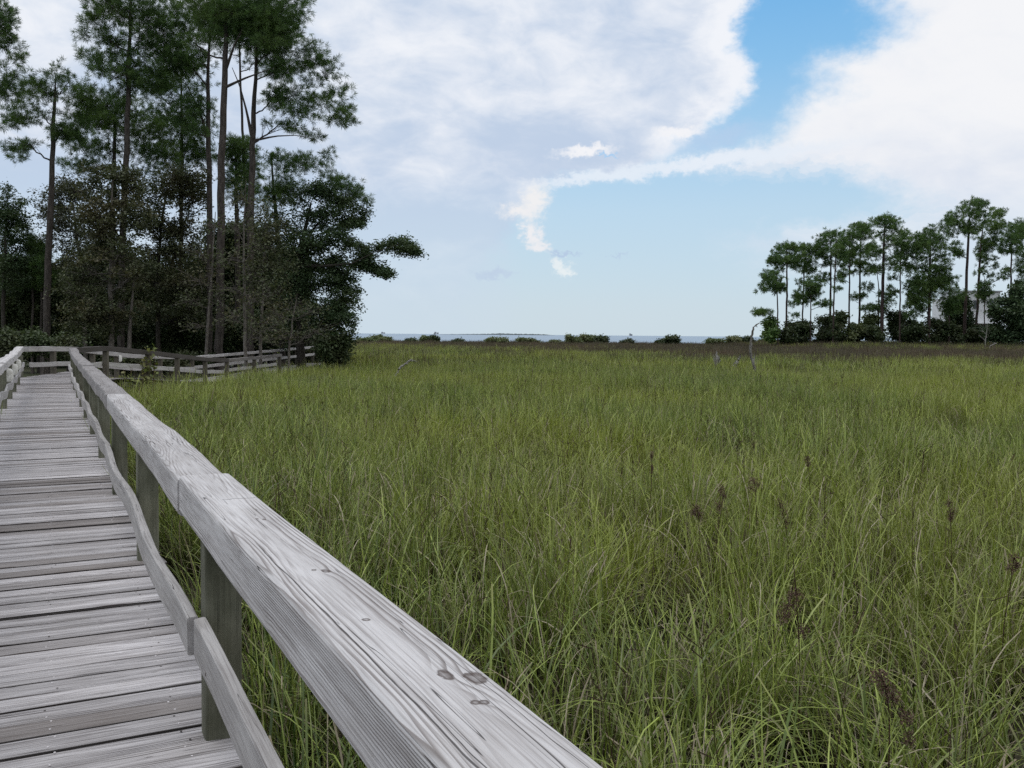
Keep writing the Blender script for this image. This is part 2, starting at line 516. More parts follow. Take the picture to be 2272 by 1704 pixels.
# ---- foliage
def leaf_mat(name, dark, light, third=None, trans=0.25, scale=0.8, rough=0.7):
    m, n, o = mat(name)
    geo = n.new('ShaderNodeNewGeometry')
    pos = geo.outputs['Position']
    t = n.attr('tone')
    c = n.mix(t, dark, light)
    big = n.noise(pos, scale, 3.0, 0.6)
    if third is not None:
        c = n.mix(n.m('MULTIPLY', n.ss(big, 0.45, 0.68), 0.75), c, third)
    c = n.mix(1.0, c, n.mix(n.noise(pos, scale * 3.1, 2.0), (0.65, 0.65, 0.65), (1.35, 1.35, 1.35)), 'MULTIPLY')
    d = n.new('ShaderNodeBsdfDiffuse')
    n.l.new(c, d.inputs[0])
    tr = n.new('ShaderNodeBsdfTranslucent')
    n.l.new(n.mix(1.0, c, (1.15, 1.2, 0.7), 'MULTIPLY'), tr.inputs[0])
    mx = n.new('ShaderNodeMixShader')
    mx.inputs[0].default_value = trans
    n.l.new(d.outputs[0], mx.inputs[1])
    n.l.new(tr.outputs[0], mx.inputs[2])
    gl = n.new('ShaderNodeBsdfGlossy')
    gl.inputs['Roughness'].default_value = 0.45
    mg = n.new('ShaderNodeMixShader')
    mg.inputs[0].default_value = 0.03
    n.l.new(mx.outputs[0], mg.inputs[1])
    n.l.new(gl.outputs[0], mg.inputs[2])
    n.l.new(mg.outputs[0], o.inputs[0])
    return m


M_pine = leaf_mat('pine_needles', (0.036, 0.078, 0.024), (0.115, 0.195, 0.056), (0.12, 0.185, 0.05), 0.28, 0.35)
M_pine_far = leaf_mat('far_pine_needles', (0.042, 0.088, 0.028), (0.13, 0.215, 0.06), (0.14, 0.21, 0.058), 0.22, 0.3)
M_oak = leaf_mat('oak_leaves', (0.034, 0.062, 0.030), (0.10, 0.15, 0.072), (0.085, 0.115, 0.05), 0.22, 0.5)
M_brown = leaf_mat('browning_leaves', (0.046, 0.058, 0.030), (0.125, 0.145, 0.074), (0.115, 0.098, 0.056), 0.22, 0.6)
M_greyleaf = leaf_mat('grey_green_leaves', (0.055, 0.065, 0.046), (0.15, 0.165, 0.115), (0.11, 0.115, 0.065), 0.22, 0.6)
M_bush = leaf_mat('dark_shrub_leaves', (0.034, 0.054, 0.026), (0.095, 0.13, 0.055), (0.095, 0.10, 0.055), 0.2, 0.6)
M_shore = leaf_mat('shore_shrub_leaves', (0.07, 0.10, 0.045), (0.20, 0.24, 0.105), (0.22, 0.22, 0.12), 0.3, 0.15)
M_vine = leaf_mat('yellow_green_leaves', (0.10, 0.13, 0.035), (0.24, 0.27, 0.09), (0.22, 0.20, 0.08), 0.3, 2.0)


def bark_mat(name, a, b, sc=9.0):
    m, n, o = mat(name)
    pos = n.new('ShaderNodeNewGeometry').outputs['Position']
    q = n.vm('MULTIPLY', pos, (sc, sc, sc * 0.28))
    f = n.noise(q, 1.0, 5.0, 0.65)
    v = n.new('ShaderNodeTexVoronoi')
    v.feature = 'DISTANCE_TO_EDGE'
    n.put(v.inputs['Vector'], q)
    c = n.mix(n.ss(f, 0.3, 0.7), a, b)
    c = n.mix(n.ss(v.outputs[0], 0.12, 0.0), c, (a[0] * 0.4, a[1] * 0.4, a[2] * 0.4))
    principled(n, o, c, 0.95, bump(n, n.m('ADD', f, v.outputs[0]), 0.7, 0.03), 0.1)
    return m


M_bark = bark_mat('pine_bark', (0.055, 0.047, 0.041), (0.145, 0.125, 0.11))
M_barkfar = bark_mat('far_pine_bark', (0.055, 0.040, 0.036), (0.12, 0.088, 0.08), 5.0)
M_barkoak = bark_mat('oak_bark', (0.05, 0.043, 0.036), (0.11, 0.10, 0.085))
M_barkgrey = bark_mat('grey_bark', (0.12, 0.105, 0.09), (0.27, 0.245, 0.215), 14.0)
M_dead = bark_mat('bleached_wood', (0.26, 0.245, 0.22), (0.5, 0.48, 0.44), 14.0)
M_snag = bark_mat('snag_wood', (0.10, 0.09, 0.08), (0.42, 0.40, 0.37), 5.0)
M_stalk = bark_mat('dry_stalk', (0.07, 0.045, 0.03), (0.14, 0.09, 0.06), 30.0)


def simple_mat(name, a, b, scale, rough=0.8, bs=0.2):
    m, n, o = mat(name)
    pos = n.new('ShaderNodeNewGeometry').outputs['Position']
    f = n.noise(pos, scale, 5.0, 0.6)
    principled(n, o, n.mix(n.ss(f, 0.3, 0.7), a, b), rough, bump(n, f, bs, 0.02))
    return m


# ------------------------------------------------------------------ ground, water
def ridge(x, y):
    """low sandy rise that carries the far pines"""
    sx = np.clip((x - 30 - (y - 150) * 0.1) / 14, 0, 1)
    sy = np.clip((y - 118) / 26, 0, 1)
    return 0.75 * (sx * sx * (3 - 2 * sx)) * (sy * sy * (3 - 2 * sy))


def gz(x, y):
    return -0.92 + 0.07 * np.sin(x * 0.21 + 1.3) * np.sin(y * 0.17) + 0.05 * np.sin(x * 0.53 + y * 0.31) + ridge(x, y)


m, n, o = mat('marsh_soil')
pos = n.new('ShaderNodeNewGeometry').outputs['Position']
f1 = n.noise(pos, 1.2, 6.0, 0.65)
f2 = n.noise(pos, 0.05, 3.0, 0.6)
c = n.mix(n.ss(f1, 0.3, 0.7), (0.018, 0.015, 0.009), (0.05, 0.044, 0.024))
c = n.mix(n.ss(f2, 0.4, 0.65), c, (0.05, 0.06, 0.022))
principled(n, o, c, 0.95, bump(n, f1, 0.6, 0.05))
M_soil = m

xs = np.concatenate([np.linspace(-420, -90, 23), np.linspace(-80, 130, 85), np.linspace(140, 420, 20)])
ys = np.concatenate([np.linspace(-90, -6, 12), np.linspace(-3, 212, 87)])
gx_, gy_ = np.meshgrid(xs, ys, indexing='ij')
gzz = gz(gx_, gy_)
shore = 203 + 5 * np.sin(gx_ * 0.05) + 3 * np.sin(gx_ * 0.17 + 1)
gzz = np.where(gy_ > shore - 6, gzz - np.clip((gy_ - shore + 6) / 9, 0, 1) * 1.3, gzz)
nx, ny = gx_.shape
i, j = np.meshgrid(np.arange(nx - 1), np.arange(ny - 1), indexing='ij')
i, j = i.ravel(), j.ravel()
b = MB()
b.add(np.stack([gx_, gy_, gzz], -1).reshape(-1, 3), np.stack([i * ny + j, (i + 1) * ny + j, (i + 1) * ny + j + 1, i * ny + j + 1], 1))
tag(b.build('marsh_ground', M_soil, smooth=True), kind='structure')

m, n, o = mat('bay_water')
pos = n.new('ShaderNodeNewGeometry').outputs['Position']
f1 = n.noise(n.vm('MULTIPLY', pos, (0.35, 0.9, 1)), 1.0, 5.0, 0.6)
f2 = n.noise(n.vm('MULTIPLY', pos, (0.004, 0.03, 1)), 1.0, 4.0, 0.6)
c = n.mix(n.ss(f2, 0.35, 0.65), (0.25, 0.33, 0.41), (0.30, 0.38, 0.46))
principled(n, o, c, 0.45, bump(n, f1, 0.25, 0.2), 0.12)
M_water = m
b = MB()
R = 11800.0
b.add([(-R, -R, -1.25), (R, -R, -1.25), (R, R, -1.25), (-R, R, -1.25)], [[0, 1, 2, 3]])
tag(b.build('water', M_water), kind='structure')

# ------------------------------------------------------------------ boardwalk
AZB = math.radians(-23.99)
AX = np.array([math.sin(AZB), math.cos(AZB), 0.0])
NX_ = np.array([math.cos(AZB), -math.sin(AZB), 0.0])
rng = np.random.default_rng(7)


def BW(s, p, z):
    """boardwalk frame: s along, p to the right, z up"""
    return np.asarray(s)[..., None] * AX + np.asarray(p)[..., None] * NX_ + np.asarray(z)[..., None] * np.array([0, 0, 1.0])


def beam(mb, path, w, t, rad=0.012, seg=0.12, off=None, tone=1.0, wob=0.0, up=None, s0=None, side=1.0):
    """rounded timber swept along a polyline; stores growth-ring coordinates in 'grain'"""
    path = np.asarray(path, float)
    L = np.concatenate([[0], np.cumsum(np.linalg.norm(np.diff(path, axis=0), axis=1))])
    n_ = max(2, int(L[-1] / seg) + 1)
    q = np.linspace(0, L[-1], n_)
    c = np.stack([np.interp(q, L, path[:, k]) for k in range(3)], 1)
    tn = np.gradient(c, axis=0)
    tn /= np.linalg.norm(tn, axis=1)[:, None]
    upv = np.array([0, 0, 1.0]) if up is None else np.asarray(up, float)
    sd = np.cross(tn, upv)
    sd /= np.linalg.norm(sd, axis=1)[:, None]
    uu = np.cross(sd, tn)
    prof = []
    for (sx, sy, a0) in ((1, 1, 0), (-1, 1, 90), (-1, -1, 180), (1, -1, 270)):
        for a in (0, 30, 60, 90):
            th = math.radians(a0 + a)
            prof.append((sx * (w / 2 - rad) + rad * math.cos(th), sy * (t / 2 - rad) + rad * math.sin(th)))
    prof = np.array(prof)
    k = len(prof)
    pu = np.broadcast_to(prof[None, :, 0], (n_, k)).copy()
    pv = np.broadcast_to(prof[None, :, 1], (n_, k)).copy()
    if wob:
        ph = rng.uniform(0, 6, 4)
        f_ = np.sin(q * 2.1 + ph[0]) + 0.6 * np.sin(q * 5.3 + ph[1])
        g_ = np.sin(q * 2.7 + ph[2]) + 0.6 * np.sin(q * 6.1 + ph[3])
        pu += wob * f_[:, None] * np.sign(pu) * 0.5
        pv += wob * g_[:, None] * np.where(pu < 0, 1, .3)
        pu += rng.normal(0, wob * 0.12, pu.shape)
    v = c[:, None] + pu[..., None] * sd[:, None] + pv[..., None] * uu[:, None]
    if off is None:
        off = rng.uniform(-0.02, 0.02, 2)
        gx0 = rng.uniform(0, 300)
    else:
        gx0 = 0.0 if s0 is None else s0
    gr = np.stack([np.broadcast_to(q[:, None] + gx0, (n_, k)), pu + off[0], pv + off[1]], -1)
    i, j = np.meshgrid(np.arange(n_ - 1), np.arange(k), indexing='ij')
    i, j = i.ravel(), j.ravel()
    f = np.stack([i * k + j, i * k + (j + 1) % k, (i + 1) * k + (j + 1) % k, (i + 1) * k + j], 1)
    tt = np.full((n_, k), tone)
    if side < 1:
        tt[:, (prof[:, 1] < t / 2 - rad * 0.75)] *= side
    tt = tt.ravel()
    mb.add(v.reshape(-1, 3), f, grain=gr.reshape(-1, 3), tone=tt)
    base = mb.nv - n_ * k
    mb.f.append((np.array([list(range(k))[::-1], [(n_ - 1) * k + q_ for q_ in range(k)]]), base))


bw = empty('boardwalk', (0, 0, 0), 'grey weathered wooden boardwalk with railings leading from the foreground to the pines', 'boardwalk')

# deck boards: one mesh, about 240 boards, slightly skewed as laid
b = MB()
SK = math.radians(6.0)
bd = math.cos(SK) * NX_ + math.sin(SK) * AX      # board direction
s = -1.6
while s < 36.6:
    wd = 0.143 + rng.uniform(-0.004, 0.003)
    gap = rng.uniform(0.009, 0.016) + (0.007 if rng.random() < 0.2 else 0)
    sc = s + wd / 2
    lo = -0.93 + rng.normal(0, 0.012)
    hi = 0.61 + rng.normal(0, 0.012)
    if sc > 33.2:
        lo = max(lo, -0.80 + (sc - 33.6) * 0.40)
    z = rng.normal(0, 0.0022) - 0.019
    if sc > 29:
        z += 0.015 * (sc - 29)
    if hi - lo > 0.1:
        p0 = BW(sc, 0.0, z) + bd * lo / math.cos(SK)
        p1 = BW(sc, 0.0, z) + bd * hi / math.cos(SK)
        kz = rng.normal(0, 0.003)
        p1 = p1 + AX * rng.normal(0, 0.003) + np.array([0, 0, kz])
        mid_ = (p0 + p1) / 2 + AX * rng.normal(0, 0.003) + np.array([0, 0, rng.normal(0, 0.002)])
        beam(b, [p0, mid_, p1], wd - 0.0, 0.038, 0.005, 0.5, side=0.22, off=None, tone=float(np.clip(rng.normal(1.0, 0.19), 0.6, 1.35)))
        if 1.5 < s < 14:
            for pn in (-0.72, -0.02, 0.42):
                for da in (-0.04, 0.045):
                    nc = BW(sc + da + rng.normal(0, .006), pn + rng.normal(0, .012), z + 0.0205) + AX * math.tan(SK) * pn
                    an = np.arange(6) / 6 * 2 * math.pi
                    vv = nc + 0.0042 * (np.cos(an)[:, None] * AX + np.sin(an)[:, None] * NX_)
                    b.add(np.vstack([vv, vv - np.array([0, 0, .004])]), np.array([[q_, (q_ + 1) % 6, 6 + (q_ + 1) % 6, 6 + q_] for q_ in range(6)]), grain=np.tile([[900.0, 0, 0]], (12, 1)), tone=np.full(12, 1.7 if rng.random() < .6 else .35))
                    b.f.append((np.array([[0, 1, 2, 3, 4, 5]]), b.nv - 12))
    s += wd + gap
# ramp beyond the bend
RL = np.array([(-14.35, 30.6, 0.98), (-14.5, 34.0, 0.93), (-14.25, 38.7, 0.60), (-13.9, 45.0, 0.40), (-12.9, 54.0, 0.53), (-11.9, 62.0, 0.67)])
RR = np.array([(-12.30, 29.0, 0.98), (-12.55, 32.0, 0.99), (-12.30, 35.0, 0.81), (-12.12, 37.5, 0.64), (-12.0, 40.5, 0.45), (-11.9, 43.2, 0.35), (-11.6, 46.5, 0.37), (-11.2, 50.0, 0.43)])
for yy in np.arange(31.6, 61, 0.157):
    xl, zl = np.interp(yy, RL[:, 1], RL[:, 0]), np.interp(yy, RL[:, 1], RL[:, 2])
    xr, zr = np.interp(yy, RR[:, 1], RR[:, 0]), np.interp(yy, RR[:, 1], RR[:, 2])
    if yy < 34:
        sB = yy / AX[1]
        xl = max(xl, 0.62 * NX_[0] + AX[0] * (yy - 0.62 * NX_[1]) / AX[1] - 0.05) if yy < 33.9 else xl
    xr = max(xr, xl + 1.3)
    zz = (zl + (zr if yy < 50 else zl)) / 2 - 0.985 - 0.022
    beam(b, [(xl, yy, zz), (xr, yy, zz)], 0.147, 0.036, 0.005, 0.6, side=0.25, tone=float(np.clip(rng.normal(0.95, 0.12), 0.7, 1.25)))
deck = b.build('deck', M_deck, bw)
me = deck.data

# stringers under the deck
b = MB()
for p in (-0.70, 0.0, 0.40):
    beam(b, BW(np.array([-1.6, 36.0]), np.array([p, p]), np.array([-0.145, -0.145])), 0.05, 0.21, 0.004, 1.0)
b.build('stringer', M_post, bw)

# right-hand top rail: four sawn timbers butted over the posts
PC = 0.5625
rail_defs = [(-1.2, 4.33, 0.0, 0.0, M_rail, 1.0), (4.33, 10.25, -0.004, -0.009, M_rail, 0.93), (10.25, 18.7, 0.004, -0.012, M_old, 1.25), (18.7, 31.6, 0.0, 0.0, M_old, 1.2)]
for k_, (s0, s1, dp, dz_, M_, tn) in enumerate(rail_defs):
    ss_ = np.arange(s0, s1 + 0.01, 0.25)
    ss_[-1] = s1 - 0.004
    ph = [0, 1.7, 3.1, 0.4][k_]
    amp = [0.0, 0.004, 0.006, 0.007][k_]
    zz = 0.80 + dz_ + amp * np.sin(ss_ * 2.13 + ph) + amp * 0.5 * np.sin(ss_ * 4.9 + ph)
    zz += np.where(ss_ > 27, (ss_ - 27) * 0.022, 0)
    if k_ == 0:
        zz += 0.006 * np.sin(ss_ * 1.1 + 0.6)
    pp = PC + dp + amp * 1.0 * np.sin(ss_ * 1.7 + ph * 2)
    b = MB()
    beam(b, BW(ss_, pp + 0.0045, zz), 0.204, 0.155, 0.020 if k_ == 0 else 0.022, 0.05 if k_ < 2 else 0.15, off=(0.0, 0.0) if k_ == 0 else None, s0=s0, tone=tn, wob=[0.0012, 0.0025, 0.004, 0.005][k_])
    b.build('top_rail', M_, bw)

# right-hand posts and lower rails
post_s = [0.72, 3.73, 6.85, 9.77, 12.70, 15.55, 18.57, 21.35, 24.24, 27.39]
post_s = [q + 0.0625 for q in post_s]
for q in post_s + [30.6]:
    b = MB()
    beam(b, BW(np.array([q, q]), np.array([0.549, 0.549]), np.array([-1.25, 0.722])), 0.126, 0.126, 0.008, 0.25, up=AX, tone=float(rng.uniform(0.85, 1.12)))
    b.build('post', M_post, bw)


def lower(mb, s0, s1, p, z, sag, M_, tone=1.0, bow=0.0):
    q = np.linspace(s0, s1, 40)
    u = np.sin(((q - post_s[1]) / 2.95) * math.pi) ** 2
    beam(mb, BW(q, p + bow * u, z - sag * u), 0.040, 0.135, 0.008, 0.1, tone=tone, wob=0.003)


lows = [(-0.8, 3.72, 0.466, 0.385, 0.012, 0.0), (3.735, 9.80, 0.444, 0.385, 0.035, -0.012), (9.81, 18.6, 0.460, 0.375, 0.03, -0.01), (18.61, 27.4, 0.460, 0.37, 0.035, -0.012), (27.41, 31.5, 0.460, 0.45, 0.0, 0)]
for (s0, s1, p, z, sag, bow) in lows:
    b = MB()
    lower(b, s0, s1, p, z, sag, M_lower, float(rng.uniform(0.92, 1.1)), bow)
    b.build('lower_rail', M_lower, bw)

# left-hand rail
lp = [0.4, 3.4, 6.4, 9.4, 12.4, 15.4, 18.3, 21.23, 24.22, 27.03, 30.2, 33.75]
for q in lp:
    b = MB()
    beam(b, BW(np.array([q + .06, q + .06]), np.array([-0.815, -0.815]), np.array([-1.25, 0.722])), 0.126, 0.126, 0.008, 0.4, up=AX, tone=float(rng.uniform(0.9, 1.15)))
    b.build('post', M_post, bw)
for (s0, s1, dz_) in ((-1.2, 9.46, 0), (9.47, 19.9, 0.0), (19.91, 33.85, 0.012)):
    q = np.arange(s0, s1, 0.25)
    b = MB()
    beam(b, BW(q, -0.83 + 0.006 * np.sin(q * 1.9), 0.80 + dz_ + 0.008 * np.sin(q * 2.2 + 1) + np.where(q > 27, (q - 27) * 0.014, 0)), 0.195, 0.155, 0.02, 0.15, tone=1.1, wob=0.006)
    b.build('top_rail', M_old if s0 < 9 else M_rail, bw)
for (s0, s1) in ((-1.2, 9.46), (9.47, 21.3), (21.31, 33.8)):
    q = np.linspace(s0, s1, 60)
    b = MB()
    u = np.sin(((q - lp[7]) / 2.95) * math.pi) ** 2
    beam(b, BW(q, -0.73 + 0.012 * u, 0.40 - 0.05 * u + np.where(q > 28, (q - 28) * 0.012, 0)), 0.040, 0.135, 0.008, 0.12, tone=1.0, wob=0.003)
    b.build('lower_rail', M_lower, bw)


def rail_line(pts, dz_, w, t, M_, tone, name, push=0.0, wob=0.006):
    b = MB()
    pts = np.array(pts, float)
    pts[:, 2] += dz_
    pts[:, 0] += push
    L = np.concatenate([[0], np.cumsum(np.linalg.norm(np.diff(pts[:, :2], axis=0), axis=1))])
    q = np.linspace(0, L[-1], max(6, int(L[-1] / 0.4)))
    c_ = np.stack([np.interp(q, L, pts[:, k]) for k in range(3)], 1)
    beam(b, c_, w, t, 0.012, 0.25, tone=tone, wob=wob)
    return b.build(name, M_, bw)


rail_line(RL[:3], -0.078, 0.195, 0.15, M_lower, 1.0, 'top_rail')
rail_line(RL[2:4], -0.078, 0.195, 0.15, M_lower, 1.0, 'top_rail')
rail_line(RL[3:], -0.078, 0.195, 0.12, M_rail, 1.0, 'top_rail')
rail_line(RL[:3], -0.55, 0.04, 0.14, M_lower, 1.1, 'lower_rail', 0.11)
rail_line(RL[2:4], -0.55, 0.04, 0.14, M_lower, 1.1, 'lower_rail', 0.11)
rail_line(RL[3:], -0.50, 0.04, 0.14, M_lower, 1.1, 'lower_rail', 0.11)
rail_line(RR[:3], -0.078, 0.195, 0.15, M_old, 0.32, 'top_rail')
rail_line(RR[2:6], -0.078, 0.195, 0.15, M_old, 0.36, 'top_rail')
rail_line(RR[5:], -0.078, 0.195, 0.13, M_old, 0.9, 'top_rail')
rail_line(RR[:3], -0.56, 0.04, 0.14, M_lower, 1.1, 'lower_rail', -0.10)
rail_line(RR[2:6], -0.56, 0.04, 0.14, M_lower, 1.1, 'lower_rail', -0.10)
rail_line(RR[5:], -0.50, 0.04, 0.14, M_lower, 1.1, 'lower_rail', -0.10)
for pth, ysel in ((RL, (32.6, 35.6, 37.5, 41.5, 45.0, 48.5, 52.0, 55.5, 59, 61.9)), (RR, (32.0, 35.0, 37.5, 40.5, 43.2, 46.6, 49.9))):
    for yy in ysel:
        xx, zz = np.interp(yy, pth[:, 1], pth[:, 0]), np.interp(yy, pth[:, 1], pth[:, 2])
        b = MB()
        beam(b, [(xx, yy, -1.2), (xx, yy, zz - 0.15)], 0.15, 0.15, 0.01, 0.5, up=(0, 1, 0), tone=0.6)
        b.build('post', M_post, bw)

# nail heads and leaf litter on the deck stay part of it; white post lights are things of their own
m, n, o = mat('lamp_housing')
pos = n.new('ShaderNodeNewGeometry').outputs['Position']
f = n.noise(pos, 14.0, 4.0, 0.6)
principled(n, o, n.mix(n.ss(f, 0.4, 0.75), (0.72, 0.71, 0.67), (0.52, 0.51, 0.46)), 0.45, None, 0.4)
M_lamp = m
m, n, o = mat('lamp_bracket')
principled(n, o, (0.08, 0.08, 0.08), 0.5)
M_brk = m


def post_light(s, p, z, label, world_pos=None):
    c = BW(np.array(s), np.array(p), np.array(z)) if world_pos is None else np.array(world_pos)
    t = empty('post_light', tuple(c), label, 'light', 'white lights on the boardwalk posts')
    # half-round shell: rounded tall body bulging from the post towards the walkway
    b = MB()
    H_, Wd, Dp = 0.135, 0.062, 0.115
    nu, nv_ = 14, 12
    vs = []
    for iu in range(nu + 1):
        u = -1 + 2 * iu / nu
        k = (1 - abs(u) ** 3.2) ** 0.42 if abs(u) < 1 else 0
        for iv in range(nv_ + 1):
            a = math.pi * iv / nv_
            cx = math.cos(a)
            vs.append(c + NX_ * Dp * (math.sin(a) ** 0.6 if 0 < iv < nv_ else 0) * k + AX * Wd * np.sign(cx) * abs(cx) ** 0.7 * (0.35 + 0.65 * k) + np.array([0, 0, H_ * u]))
    f = [[i_ * (nv_ + 1) + j_, (i_ + 1) * (nv_ + 1) + j_, (i_ + 1) * (nv_ + 1) + j_ + 1, i_ * (nv_ + 1) + j_ + 1] for i_ in range(nu) for j_ in range(nv_)]
    b.add(vs, f)
    b.build('housing', M_lamp, t, smooth=True)
    b = MB()
    b.box(c - NX_ * 0.004, (0.012, 0.10, 0.22), -AZB)
    b.build('mounting_plate', M_brk, t)


post_light(21.29, -0.752, 0.62, 'white rounded light on a left railing post, largest and nearest of three')
post_light(24.28, -0.752, 0.62, 'white rounded light on a left railing post, middle one of three')
post_light(27.09, -0.752, 0.64, 'white rounded light on the left railing post just before the bend')
_xl = np.interp(37.5, RL[:, 1], RL[:, 0])
post_light(0, 0, 0, 'white rounded light on a post of the far ramp beyond the bend', world_pos=(_xl + 0.08, 37.5, 0.46))


# ------------------------------------------------------------------ trees
def mfrand(rg, n_):
    v = rg.normal(size=(n_, 3))
    return v / np.linalg.norm(v, axis=1)[:, None]


def needles(mb, org, dirs, L, w, k, rg, spread=(0.25, 1.25)):
    """brushes of k needles at every origin"""
    n_ = len(org)
    o_ = np.repeat(org, k, 0)
    d = np.repeat(dirs, k, 0)
    side = mfrand(rg, n_ * k)
    side -= (side * d).sum(1)[:, None] * d
    side /= np.linalg.norm(side, axis=1)[:, None] + 1e-9
    a = rg.uniform(spread[0], spread[1], n_ * k)[:, None]
    nd = np.cos(a) * d + np.sin(a) * side
    ln = L * rg.uniform(0.65, 1.15, n_ * k)[:, None]
    st = o_ - d * (rg.random(n_ * k)[:, None] * L * 0.55)
    tip = st + nd * ln
    tip[:, 2] -= ln[:, 0] * 0.08
    wv = np.cross(nd, mfrand(rg, n_ * k))
    wv /= np.linalg.norm(wv, axis=1)[:, None] + 1e-9
    md = st + nd * ln * 0.55
    v = np.stack([st, md + wv * w, tip, md - wv * w], 1).reshape(-1, 3)
    f = np.arange(n_ * k)[:, None] * 4 + np.arange(4)[None]
    tone = np.clip(np.repeat(rg.normal(0.45, 0.25, n_), k) + rg.normal(0, 0.15, n_ * k), 0, 1)
    mb.add(v, f, tone=np.repeat(tone, 4))


def leaves(mb, org, size, rg, flat=0.5, elong=1.7):
    n_ = len(org)
    nrm = mfrand(rg, n_)
    nrm[:, 2] = np.abs(nrm[:, 2]) + flat
    nrm /= np.linalg.norm(nrm, axis=1)[:, None]
    a = np.cross(nrm, mfrand(rg, n_))
    a /= np.linalg.norm(a, axis=1)[:, None] + 1e-9
    b_ = np.cross(nrm, a)
    sz = size * rg.uniform(0.6, 1.3, n_)[:, None]
    v = np.stack([org - a * sz * elong / 2, org + b_ * sz / 2 + a * sz * .1, org + a * sz * elong / 2, org - b_ * sz / 2 + a * sz * .1], 1).reshape(-1, 3)
    f = np.arange(n_)[:, None] * 4 + np.arange(4)[None]
    tone = np.clip(rg.normal(0.45, 0.28, n_), 0, 1)
    mb.add(v, f, tone=np.repeat(tone, 4))


def bez(p0, p1, p2, n_=7):
    t = np.linspace(0, 1, n_)[:, None]
    return (1 - t) ** 2 * p0 + 2 * t * (1 - t) * p1 + t ** 2 * p2


